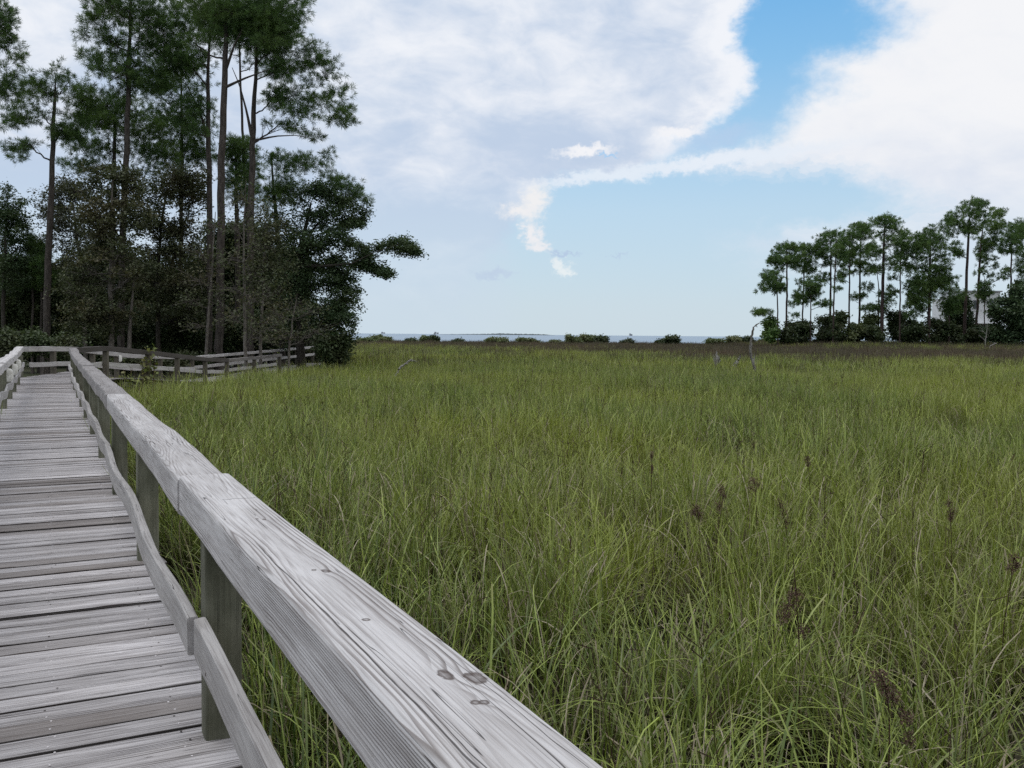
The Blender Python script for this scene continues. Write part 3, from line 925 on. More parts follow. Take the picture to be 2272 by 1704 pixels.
def tree(name, label, cat, D, trunk, clumps, kind, seed, group=None, bark=None, leafm=None, dens=1.0, bare=0, limb=1.0, size=1.0, deep=None, forks=(), fill=0.8):
    """trunk: (x, y, width) in photograph pixels at distance D, foot first; clumps: (x, y, rx, ry).  All of it becomes real
    geometry at that distance: clumps get their own depth, limbs run from the trunk to every clump, twigs to every tuft."""
    rg = np.random.default_rng(seed)
    k = D / FPX
    tp = np.array([PX(x, y, D) for x, y, w in trunk])
    tr = np.array([w for x, y, w in trunk]) * k / 2 * (0.64 if D < 90 else 0.74)
    base = tp[0].copy()
    base[2] = gz(base[0], base[1]) - 0.05
    pts = np.vstack([base, tp]) if tp[0][2] > base[2] + 0.3 else tp
    rad = np.concatenate([[tr[0] * 1.15], tr]) if len(pts) > len(tp) else tr
    t = empty(name, tuple(base), label, cat, group)
    # smooth the trunk
    L = np.concatenate([[0], np.cumsum(np.linalg.norm(np.diff(pts, axis=0), axis=1))])
    q = np.linspace(0, L[-1], max(8, int(L[-1] / 0.8)))
    tpath = np.stack([np.interp(q, L, pts[:, a]) for a in range(3)], 1)
    tpath[1:-1] = (tpath[:-2] + tpath[1:-1] * 2 + tpath[2:]) / 4
    tpath[1:-1, :2] += rg.normal(0, 0.02, (len(q) - 2, 2))
    trad = np.interp(q, L, rad)
    far = D > 90
    wood = MB()
    crown = MB()
    trad2 = trad.copy()
    trad2[0] *= 1.25
    wood.tube(tpath, trad2, 7 if far else 10)
    for fk in forks:
        fp = np.array([PX(x, y, D + dd) for x, y, w, dd in fk])
        fr = np.array([w for x, y, w, dd in fk]) * k / 2 * np.linspace(0.72, 0.25, len(fk))
        q2 = np.linspace(0, 1, 9)
        u = np.linspace(0, 1, len(fp))
        wood.tube(np.stack([np.interp(q2, u, fp[:, a]) for a in range(3)], 1), np.interp(q2, u, fr), 7)
    tops = tpath[:, 2]
    if kind != 'bush' and fill and bare < 0.8:
        extra = []
        cl0 = list(clumps)
        for q in range(int(len(cl0) * fill)):
            a_ = cl0[rg.integers(len(cl0))]
            near = sorted(cl0, key=lambda c: (c[0] - a_[0]) ** 2 + (c[1] - a_[1]) ** 2)[1:4]
            b_ = near[rg.integers(len(near))]
            if math.hypot(a_[0] - b_[0], a_[1] - b_[1]) < (75 if D < 90 else 34):
                u = rg.uniform(0.35, 0.65)
                extra.append(tuple(a_[i_] * u + b_[i_] * (1 - u) for i_ in range(4)))
        clumps = cl0 + extra
    cen = [PX(x, y, D + rg.normal(0, 1) * (deep if deep else max(1.0, 45 * k)) * 0.6) for x, y, rx, ry in clumps]
    hdist = [float(np.min(np.linalg.norm((tpath - c_) * np.array([1, 1, 0.6]), axis=1))) for c_ in cen]
    done = []
    for ci in np.argsort(hdist):
        x, y, rx, ry = clumps[ci]
        c_ = cen[ci]
        fat = (1.15 if D < 90 else 1.5) if kind == 'pine' else 1.1
        r3 = np.array([rx * k, max(rx, ry) * k, ry * k]) * fat
        hd = np.linalg.norm(c_[:2] - tpath[np.argmin(np.abs(tops - c_[2]))][:2])
        za = c_[2] - hd * rg.uniform(0.2, 0.6) - 0.2
        za = np.clip(za, tops[0] + (tops[-1] - tops[0]) * (0.25 if kind != 'bush' else 0.0), tops[-1] - 0.05)
        ia = int(np.argmin(np.abs(tops - za)))
        p0 = tpath[ia]
        rl = min(trad[ia] * 0.55, (0.02 + 0.013 * np.linalg.norm(c_ - p0)) * limb)
        best = np.linalg.norm(c_ - p0)
        for (cj, rj, hj) in done:
            dj = np.linalg.norm(c_ - cj) * 1.12
            if dj < best and cj[2] < c_[2] + 0.8 and hj < hdist[ci]:
                best, p0, rl = dj, cj, min(rj * 0.8, rl)
        hd = np.linalg.norm((c_ - p0)[:2])
        midp = p0 * 0.45 + c_ * 0.55 + np.array([0, 0, -0.13 * hd]) + rg.normal(0, 0.06 * hd + .02, 3)
        lp_ = bez(p0, midp, c_, 8)
        lp_[1:-1] += rg.normal(0, 0.02 * hd + .005, (6, 3))
        wood.tube(lp_, np.linspace(rl, rl * 0.5, 8), 4 if far else 5, cap=False)
        done.append((c_, rl * 0.5, hdist[ci]))
        area = rx * ry * k * k
        if kind == 'pine':
            nt = max(8, int((105 if not far else 40) * area * dens / size + 12))
            dirv = np.clip(rg.normal(0, 0.56, (nt, 3)), -1.15, 1.15)
            dirv[:, 2] += 0.1
            org = c_ + dirv * r3
            dirv = dirv / (np.linalg.norm(dirv, axis=1)[:, None] + 1e-6)
            nd = dirv * np.array([1, 1, 1]) + np.array([0, 0, 0.55]) + rg.normal(0, 0.25, (nt, 3))
            nd /= np.linalg.norm(nd, axis=1)[:, None]
            if not far:
                needles(crown, org, nd, 0.30 * size, 0.0085, 30, rg, (0.2, 1.3))
            else:
                needles(crown, org, nd, 0.50 * size, 0.026, 22, rg, (0.2, 1.4))
            m_ = nt // 4 if not far else nt // 6
            for a in range(m_):
                st = lp_[min(7, int(rg.uniform(3.5, 8)))]
                wood.tube(bez(st, (st + org[a]) / 2 + np.array([0, 0, -0.1 * np.linalg.norm(org[a] - st)]), org[a], 4), np.array([0.4, .3, .22, .16]) * rl * 0.6 + 0.004, 3, cap=False)
        else:
            ns = max(8, int((30 if not far else 12) * area * dens + 8))
            sub = c_ + np.clip(rg.normal(0, 0.55, (ns, 3)), -1.25, 1.25) * r3
            if bare < 1:
                per = int((46 if not far else 26) * (1 - bare))
                lo = np.repeat(sub, per, 0) + rg.normal(0, 1, (ns * per, 3)) * np.array([0.17, 0.17, 0.12]) * (1.0 if not far else 2.1) * size
                leaves(crown, lo, (0.085 if not far else 0.27) * size, rg)
            for a in range(ns if not far else ns // 3):
                st = lp_[min(7, int(rg.uniform(2.5, 8)))]
                e_ = sub[a] + rg.normal(0, 0.1, 3)
                wood.tube(bez(st, (st + e_) / 2 + rg.normal(0, 0.12, 3), e_, 5), np.linspace(rl * 0.4 + 0.006, 0.005, 5), 3, cap=False)
    ob = wood.build('trunk' if kind != 'bush' else 'stem', bark, t, smooth=True)
    if crown.nv:
        crown.build('crown' if kind != 'bush' else 'foliage', leafm, t)
    return t


# ---- near pines on the left (about 55 m away)
GP = 'tall pines at the end of the boardwalk'
tree('pine_tree', 'tall pine cut off by the left photo edge, only its dark branch ends showing', 'pine tree', 52,
     [(-28, 790, 20), (-24, 400, 17), (-20, 100, 12), (-18, -20, 5)],
     [(5, 60, 22, 30), (25, 105, 28, 22), (15, 160, 38, 24), (-40, 60, 50, 50), (-20, 15, 40, 40), (40, 130, 14, 14), (10, 215, 26, 18), (-40, 170, 40, 30)], 'pine', 1, GP, M_bark, M_pine)
tree('pine_tree', 'slim leftmost full pine with a long bare trunk and a round crown against the sky', 'pine tree', 55,
     [(101, 780, 25), (106, 600, 23), (114, 420, 19), (118, 300, 15), (121, 200, 8), (123, 172, 3)],
     [(122, 162, 34, 16), (90, 180, 28, 16), (155, 178, 28, 16), (65, 208, 26, 14), (185, 195, 26, 16), (40, 245, 30, 16), (100, 205, 34, 16), (150, 215, 34, 18), (200, 225, 24, 16), (60, 262, 30, 12), (175, 262, 34, 16), (25, 335, 26, 10), (60, 318, 26, 9), (45, 350, 22, 9), (165, 312, 34, 14), (190, 285, 24, 14), (15, 275, 26, 12), (95, 255, 30, 12), (140, 285, 24, 10)], 'pine', 2, GP, M_bark, M_pine, dens=0.8, limb=1.3)
tree('pine_tree', 'tall pine with long arching feathery boughs, first one right of the slim pine', 'pine tree', 55,
     [(268, 780, 24), (272, 520, 22), (281, 320, 19), (286, 160, 14), (290, 20, 9), (292, -70, 4)],
     [(205, 40, 24, 24), (188, 75, 14, 18), (190, 120, 20, 14), (235, 10, 34, 30), (225, 75, 20, 18), (270, 25, 36, 32), (330, 30, 36, 34), (365, 70, 30, 30), (315, 85, 34, 26), (345, 125, 34, 24), (235, 135, 24, 18), (280, 165, 34, 18), (215, 155, 18, 9), (325, 180, 38, 20), (360, 180, 26, 22), (255, 95, 22, 20), (300, -40, 60, 40), (230, -50, 50, 40), (295, 130, 26, 20), (265, 200, 26, 14)], 'pine', 3, GP, M_bark, M_pine, dens=1.0, limb=1.2)
tree('pine_tree', 'dense mid height pine behind the brown leaved trees, lower than its neighbours', 'pine tree', 61,
     [(246, 780, 20), (250, 520, 18), (254, 330, 12), (256, 230, 5)],
     [(255, 225, 30, 18), (215, 240, 34, 20), (295, 245, 36, 22), (190, 275, 34, 18), (240, 285, 44, 20), (310, 290, 44, 22), (180, 325, 34, 16), (245, 335, 44, 20), (330, 335, 44, 20), (165, 365, 30, 14), (215, 375, 38, 18), (290, 385, 44, 18), (355, 280, 34, 22), (370, 350, 34, 20)], 'pine', 4, GP, M_bark, M_pine, dens=1.2)
tree('pine_tree', 'pine with a forked upper trunk standing just left of the tallest bare trunk', 'pine tree', 56,
     [(464, 780, 21), (466, 500, 20), (463, 300, 16), (462, 190, 12), (464, 90, 8), (466, 10, 4)],
     [(430, 30, 36, 30), (470, 10, 40, 30), (405, 70, 28, 22), (390, 110, 26, 16), (385, 160, 30, 11), (360, 195, 26, 12), (425, 215, 30, 18), (445, 240, 26, 16), (405, 260, 34, 14), (440, 130, 22, 18), (480, 70, 26, 26), (370, 250, 30, 12), (430, 290, 26, 14), (385, 20, 34, 26)], 'pine', 5, GP, M_bark, M_pine, dens=1.1, limb=1.2,
     forks=[[(462, 310, 9, 0), (445, 250, 8, .3), (420, 200, 6, .5), (400, 160, 4, .6)]])
tree('pine_tree', 'tallest pine in the middle of the grove with a thick straight pale trunk', 'pine tree', 52,
     [(486, 790, 30), (489, 600, 27), (491, 400, 25), (495, 250, 22), (499, 150, 19), (502, 70, 14), (506, -60, 8)],
     [(500, 25, 40, 30), (455, 40, 34, 28), (540, 30, 40, 30), (575, 60, 30, 26), (610, 25, 40, 30), (640, 60, 32, 26), (520, -50, 90, 40), (600, -40, 60, 36), (425, -10, 50, 36), (560, 95, 28, 18), (660, 20, 24, 26), (430, 95, 26, 16), (540, 75, 26, 20), (620, 90, 34, 18)], 'pine', 6, GP, M_bark, M_pine, dens=1.05, limb=1.3,
     forks=[[(499, 160, 11, 0), (520, 100, 9, -.5), (545, 50, 6, -.8)], [(497, 195, 10, 0), (540, 175, 8, -.6), (580, 160, 6, -1.2), (610, 150, 3, -1.4)]])
tree('pine_tree', 'dark pine whose long limbs reach out to the right over the marsh', 'pine tree', 54,
     [(553, 790, 28), (556, 560, 25), (560, 380, 21), (563, 270, 17), (567, 170, 12), (571, 70, 8), (574, -10, 4)],
     [(600, 60, 30, 24), (645, 105, 30, 18), (690, 105, 26, 14), (720, 130, 24, 14), (735, 160, 24, 12), (690, 145, 30, 14), (650, 150, 34, 16), (700, 180, 34, 14), (750, 200, 26, 11), (725, 225, 34, 11), (768, 240, 20, 9), (780, 268, 12, 9), (690, 215, 34, 12), (640, 200, 34, 16), (610, 160, 24, 20), (650, 245, 34, 10), (690, 260, 26, 9), (620, 275, 26, 9), (665, 290, 26, 8), (705, 305, 20, 8), (725, 340, 14, 8), (600, 10, 40, 26), (640, -20, 40, 26), (600, 110, 24, 20), (600, 225, 22, 12), (740, 268, 16, 9)], 'pine', 7, GP, M_bark, M_pine, dens=0.95, limb=1.35,
     forks=[[(558, 300, 11, 0), (548, 250, 9, .4), (532, 190, 7, .8), (515, 150, 5, 1)], [(563, 312, 8, 0), (610, 302, 6, -.5), (660, 300, 4, -1), (700, 310, 2, -1.2)]])
tree('pine_tree', 'short dense pine showing between the two big trunks', 'pine tree', 62,
     [(528, 790, 20), (526, 520, 17), (524, 400, 11), (523, 310, 4)],
     [(522, 315, 24, 12), (545, 330, 26, 16), (510, 345, 22, 16), (560, 355, 22, 18), (535, 370, 30, 18), (555, 400, 28, 18), (515, 405, 24, 18), (545, 440, 30, 18)], 'pine', 8, GP, M_bark, M_pine, dens=1.5)
tree('pine_tree', 'second row pine whose crown fills the gap left of the forked pine', 'pine tree', 64,
     [(398, 790, 15), (402, 560, 14), (404, 330, 11), (402, 200, 7), (402, 100, 3)],
     [(400, 100, 30, 20), (365, 125, 34, 22), (430, 140, 34, 22), (345, 165, 30, 18), (395, 170, 40, 20), (440, 190, 30, 18), (360, 215, 40, 18), (420, 235, 40, 20), (340, 260, 34, 18), (390, 280, 44, 20), (440, 290, 36, 20), (355, 310, 40, 20), (415, 335, 44, 22), (450, 350, 30, 20), (370, 370, 44, 22), (330, 330, 30, 18)], 'pine', 10, GP, M_bark, M_pine, dens=1.1)
tree('pine_tree', 'second row pine behind the tallest pine, only its high crown showing', 'pine tree', 63,
     [(560, 790, 12), (552, 560, 11), (540, 330, 9), (532, 150, 7), (530, 30, 3)],
     [(530, 30, 40, 26), (490, 60, 40, 24), (580, 60, 44, 26), (540, 90, 44, 24), (610, 95, 34, 22), (480, 100, 34, 20), (570, 130, 36, 20), (620, 140, 30, 18), (640, 50, 36, 24), (450, 70, 30, 22)], 'pine', 11, GP, M_bark, M_pine, dens=1.1)
tree('pine_tree', 'low spreading pine with drooping branch ends above the evergreen oak', 'pine tree', 57,
     [(628, 790, 20), (622, 600, 17), (612, 470, 13), (604, 380, 7), (602, 340, 4)],
     [(600, 350, 18, 14), (650, 372, 28, 12), (690, 362, 26, 11), (725, 378, 22, 12), (755, 398, 22, 13), (780, 422, 22, 13), (802, 440, 18, 10), (640, 405, 30, 16), (590, 440, 30, 22), (620, 440, 34, 18), (670, 345, 18, 9), (740, 410, 18, 10), (600, 480, 24, 16)], 'pine', 9, GP, M_bark, M_pine)
for sd, (x, y, h_, lb) in enumerate([(72, 545, 60, 'young bushy pine at the left edge, standing left of the slim pine trunk'), (92, 560, 44, 'young pine sapling close beside the slim pine trunk')]):
    tree('young_pine', lb, 'pine tree', 58, [(x, 780, 9), (x, 640, 7), (x, y - 20, 2)],
         [(x, y - 18, 6, 12), (x - 8, y, 10, 12), (x + 8, y + 6, 10, 12), (x, y + 22, 16, 14), (x - 10, y + 42, 18, 14), (x + 10, y + 46, 18, 14), (x, y + 75, 24, 18)], 'pine', 60 + sd, 'young pines at the left', M_bark, M_pine, dens=1.3)

# ---- broadleaf trees of the grove
tree('oak_tree', 'dark evergreen oak at the right end of the grove, one branch reaching over the marsh', 'oak tree', 56,
     [(668, 790, 30), (664, 680, 26), (660, 580, 20), (676, 500, 13), (690, 450, 6)],
     [(700, 425, 30, 22), (665, 440, 30, 24), (745, 440, 30, 18), (780, 455, 26, 16), (805, 470, 16, 12), (735, 475, 34, 16), (700, 490, 34, 22), (800, 492, 20, 10), (640, 495, 34, 26), (755, 510, 24, 12), (690, 540, 38, 24), (730, 545, 30, 22), (640, 560, 36, 26), (775, 545, 20, 16), (700, 590, 42, 24), (745, 590, 30, 22), (650, 620, 40, 26), (700, 640, 44, 26), (755, 635, 28, 20), (660, 690, 44, 28), (710, 690, 44, 26), (760, 680, 26, 18), (745, 720, 34, 18), (690, 735, 44, 24), (785, 645, 14, 12), (770, 705, 20, 12), (620, 590, 26, 26), (630, 730, 40, 30),
      (800, 585, 22, 14), (815, 560, 16, 12), (840, 552, 20, 10), (865, 545, 18, 9), (890, 537, 18, 9), (912, 548, 12, 10), (922, 562, 7, 6), (825, 595, 20, 9), (848, 602, 16, 7), (862, 607, 9, 5), (880, 552, 14, 8)], 'oak', 21, None, M_barkoak, M_oak, dens=1.25,
     forks=[[(660, 590, 15, 0), (720, 590, 11, -1), (780, 585, 7, -1.6), (830, 560, 5, -2), (890, 540, 3, -2)], [(664, 560, 13, 0), (700, 500, 9, .3), (740, 470, 6, .6), (790, 460, 3, .8)]])
GB = 'broadleaf trees of the grove'
tree('broadleaf_tree', 'tree with browning leaves and two pale lower trunks behind the boardwalk bend', 'tree', 50,
     [(250, 800, 20), (246, 700, 17), (244, 600, 14), (248, 500, 10), (250, 400, 5)],
     [(215, 385, 34, 22), (265, 385, 36, 22), (300, 410, 30, 26), (230, 430, 40, 26), (280, 450, 40, 28), (200, 470, 34, 26), (250, 500, 44, 28), (310, 490, 34, 26), (210, 540, 40, 28), (270, 560, 44, 30), (190, 600, 40, 28), (240, 620, 46, 30), (300, 610, 40, 30), (210, 670, 46, 28), (270, 680, 46, 28), (170, 650, 34, 26), (230, 730, 50, 24), (180, 720, 40, 24)], 'oak', 22, GB, M_barkgrey, M_brown, dens=0.85,
     forks=[[(286, 800, 16, 0), (288, 720, 14, .2), (296, 640, 10, .3), (300, 560, 6, .5)]])
tree('broadleaf_tree', 'grey green thin leaved tree spreading around the slim pine trunk at left', 'tree', 58,
     [(190, 790, 16), (186, 650, 13), (170, 520, 9), (160, 430, 4)],
     [(150, 405, 26, 16), (120, 430, 26, 20), (170, 430, 30, 22), (105, 465, 24, 20), (145, 470, 32, 24), (190, 450, 26, 22), (125, 505, 30, 20), (170, 510, 34, 24), (105, 530, 22, 14), (150, 545, 30, 16), (180, 560, 30, 20), (135, 590, 20, 10), (200, 520, 26, 24), (185, 610, 26, 20)], 'oak', 23, GB, M_barkgrey, M_greyleaf, dens=0.9, bare=0.35)
tree('broadleaf_tree', 'dark leafed tree with rusty patches between the feathery pine and the tallest trunk', 'tree', 57,
     [(352, 790, 16), (350, 640, 13), (354, 520, 9), (372, 420, 5)],
     [(330, 440, 34, 26), (325, 500, 34, 30), (370, 510, 30, 30), (385, 535, 28, 26), (380, 395, 34, 22), (420, 390, 30, 26), (360, 430, 34, 22), (405, 440, 36, 28), (435, 450, 24, 30), (345, 480, 24, 22), (420, 500, 34, 28), (440, 550, 26, 34), (335, 555, 36, 24), (390, 570, 40, 26), (340, 620, 44, 26), (400, 630, 46, 28), (440, 640, 34, 32), (350, 690, 46, 26), (415, 700, 46, 26)], 'oak', 24, GB, M_barkoak, M_brown, dens=0.85, bare=0.1)
tree('broadleaf_tree', 'thin reddish brown tree with sparse leaves just right of the dark pine trunk', 'tree', 50,
     [(578, 800, 12), (580, 700, 10), (584, 600, 7), (590, 500, 3)],
     [(590, 490, 26, 24), (615, 500, 24, 26), (575, 530, 26, 26), (610, 550, 30, 26), (585, 590, 30, 26), (620, 600, 30, 28), (590, 650, 34, 28), (560, 610, 20, 24), (610, 690, 34, 26), (570, 720, 30, 24)], 'oak', 25, GB, M_barkgrey, M_brown, dens=0.9, bare=0.55)
tree('broadleaf_tree', 'oak with small grey green leaves at the far left edge below the cut off pine', 'tree', 57,
     [(8, 790, 16), (6, 660, 13), (12, 540, 8), (18, 450, 4)],
     [(18, 435, 18, 18), (40, 470, 22, 18), (8, 480, 26, 22), (50, 505, 22, 16), (20, 520, 30, 22), (45, 545, 26, 18), (-15, 530, 40, 40), (12, 570, 34, 24), (50, 585, 26, 18), (20, 620, 40, 26)], 'oak', 26, GB, M_barkoak, M_oak, dens=0.9)
# bare, lichen grey trees in front of the pines
GD = 'bare grey trees before the pines'
for sd, (lb, D_, tr_, cl_) in enumerate([
    ('bare grey tree with fine tangled twigs in front of the dark pine trunk', 46, [(545, 800, 12), (543, 700, 10), (541, 600, 8), (540, 480, 5), (545, 400, 2)],
     [(535, 440, 24, 30), (560, 470, 26, 26), (520, 500, 28, 26), (565, 540, 30, 24), (515, 570, 28, 24), (560, 600, 34, 26), (520, 640, 34, 26), (570, 670, 38, 24), (515, 700, 36, 22), (565, 735, 40, 20), (600, 640, 30, 20), (610, 720, 36, 18)]),
    ('slender pale trunked tree with bare twigs left of the tallest pine', 49, [(456, 800, 11), (460, 720, 10), (466, 640, 8), (474, 540, 5), (478, 470, 2)],
     [(470, 500, 22, 22), (445, 560, 30, 22), (490, 590, 26, 22), (440, 620, 36, 22), (420, 670, 36, 20), (490, 660, 24, 20), (440, 720, 34, 18)]),
    ('low bare grey thicket tree in front of the evergreen oak', 48, [(640, 800, 9), (645, 740, 7), (655, 690, 4), (660, 650, 2)],
     [(650, 680, 34, 18), (620, 700, 34, 18), (690, 690, 34, 18), (640, 740, 44, 18), (700, 735, 36, 18), (600, 755, 40, 14)])]):
    tree('bare_tree', lb, 'tree', D_, tr_, cl_, 'oak', 30 + sd, GD, M_barkgrey, M_brown, dens=2.3, bare=0.86, limb=0.8)

# evergreen thicket under and behind the trees
GS = 'shrubs under the grove'
sh = [(20, 690, 60, 70, 'dark bushy shrub at the far left edge under the cut off pine'), (85, 660, 50, 60, 'dark shrub at the foot of the slim leftmost pine'),
      (150, 690, 50, 60, 'rounded dark shrub behind the straight railing at the bend'), (225, 715, 46, 50, 'dark shrub behind the corner post of the bend'),
      (325, 725, 50, 44, 'dark shrub right of the two pale lower trunks'), (395, 730, 46, 44, 'low dark shrub behind the middle of the far ramp railing'),
      (520, 735, 50, 40, 'dark shrub between the two biggest pine trunks'), (600, 735, 46, 40, 'dark shrub right of the bare grey tree'),
      (690, 772, 54, 52, 'grey green shrub below the evergreen oak at the end of the ramp'), (745, 778, 34, 40, 'small outermost shrub where the grove meets the open marsh')]
for sd, (x, y, rx, ry, lb) in enumerate(sh):
    rr_ = random.Random(sd)
    cl_ = [(x + rr_.uniform(-.75, .75) * rx, y + rr_.uniform(-.75, .8) * ry, rx * .42, ry * .36) for _ in range(16)]
    tree('shrub', lb, 'shrub', 60 if sd not in (8, 9) else (67 if sd == 8 else 54), [(x, 800, 8), (x, y, 4)], cl_, 'bush', 100 + sd, GS, M_barkoak, M_greyleaf if sd in (8,) else M_bush, dens=1.3, size=1.15)
br = [(100, 765, 60, 24, 40, 'dark brush right behind the end railing of the bend'), (-10, 765, 60, 40, 38, 'dark brush behind the left railing at the photo edge'),
      (275, 806, 44, 16, 45, 'low brown weedy brush behind the first span of the far ramp'), (365, 806, 44, 16, 47, 'low brown weedy brush behind the second span of the far ramp'), (440, 800, 36, 14, 52, 'low dark brush behind the dip of the far ramp')]
for sd, (x, y, rx, ry, D_, lb) in enumerate(br):
    rr_ = random.Random(80 + sd)
    cl_ = [(x + rr_.uniform(-.8, .8) * rx, y + rr_.uniform(-.75, .8) * ry, rx * .35, ry * .42) for _ in range(16)]
    tree('shrub', lb, 'shrub', D_, [(x, 835, 6), (x, y, 3)], cl_, 'bush', 150 + sd, GS, M_barkgrey, M_brown if 'brown' in lb else (M_greyleaf if 'grey' in lb else M_bush), dens=1.0, size=0.9, deep=0.6, bare=0.45 if 'grey' in lb else 0)
GW = 'dark trees deep in the grove'
for sd, (x, y0, rx, lb) in enumerate([(30, 590, 70, 'dark leafy tree deep in the wood behind the far left oak'), (150, 610, 70, 'dark leafy tree deep in the wood behind the thin leaved tree'),
                                      (270, 560, 80, 'dark leafy tree deep in the wood behind the browning tree'), (390, 590, 80, 'dark leafy tree deep in the wood behind the rusty tree'),
                                      (500, 520, 80, 'dark leafy tree deep in the wood behind the tallest pine'), (600, 560, 80, 'dark leafy tree deep in the wood behind the reddish tree')]):
    rr_ = random.Random(50 + sd)
    cl_ = []
    for q in range(30):
        yy = rr_.uniform(y0, 790)
        cl_.append((x + rr_.uniform(-1, 1) * rx * (0.5 + 0.5 * min(1, (yy - y0) / 60)), yy, 36, 28))
    tree('dark_tree', lb, 'tree', 70, [(x, 800, 16), (x + 3, 700, 13), (x - 2, y0, 4)], cl_, 'oak', 120 + sd, GW, M_barkoak, M_bush, dens=1.1, size=1.35)

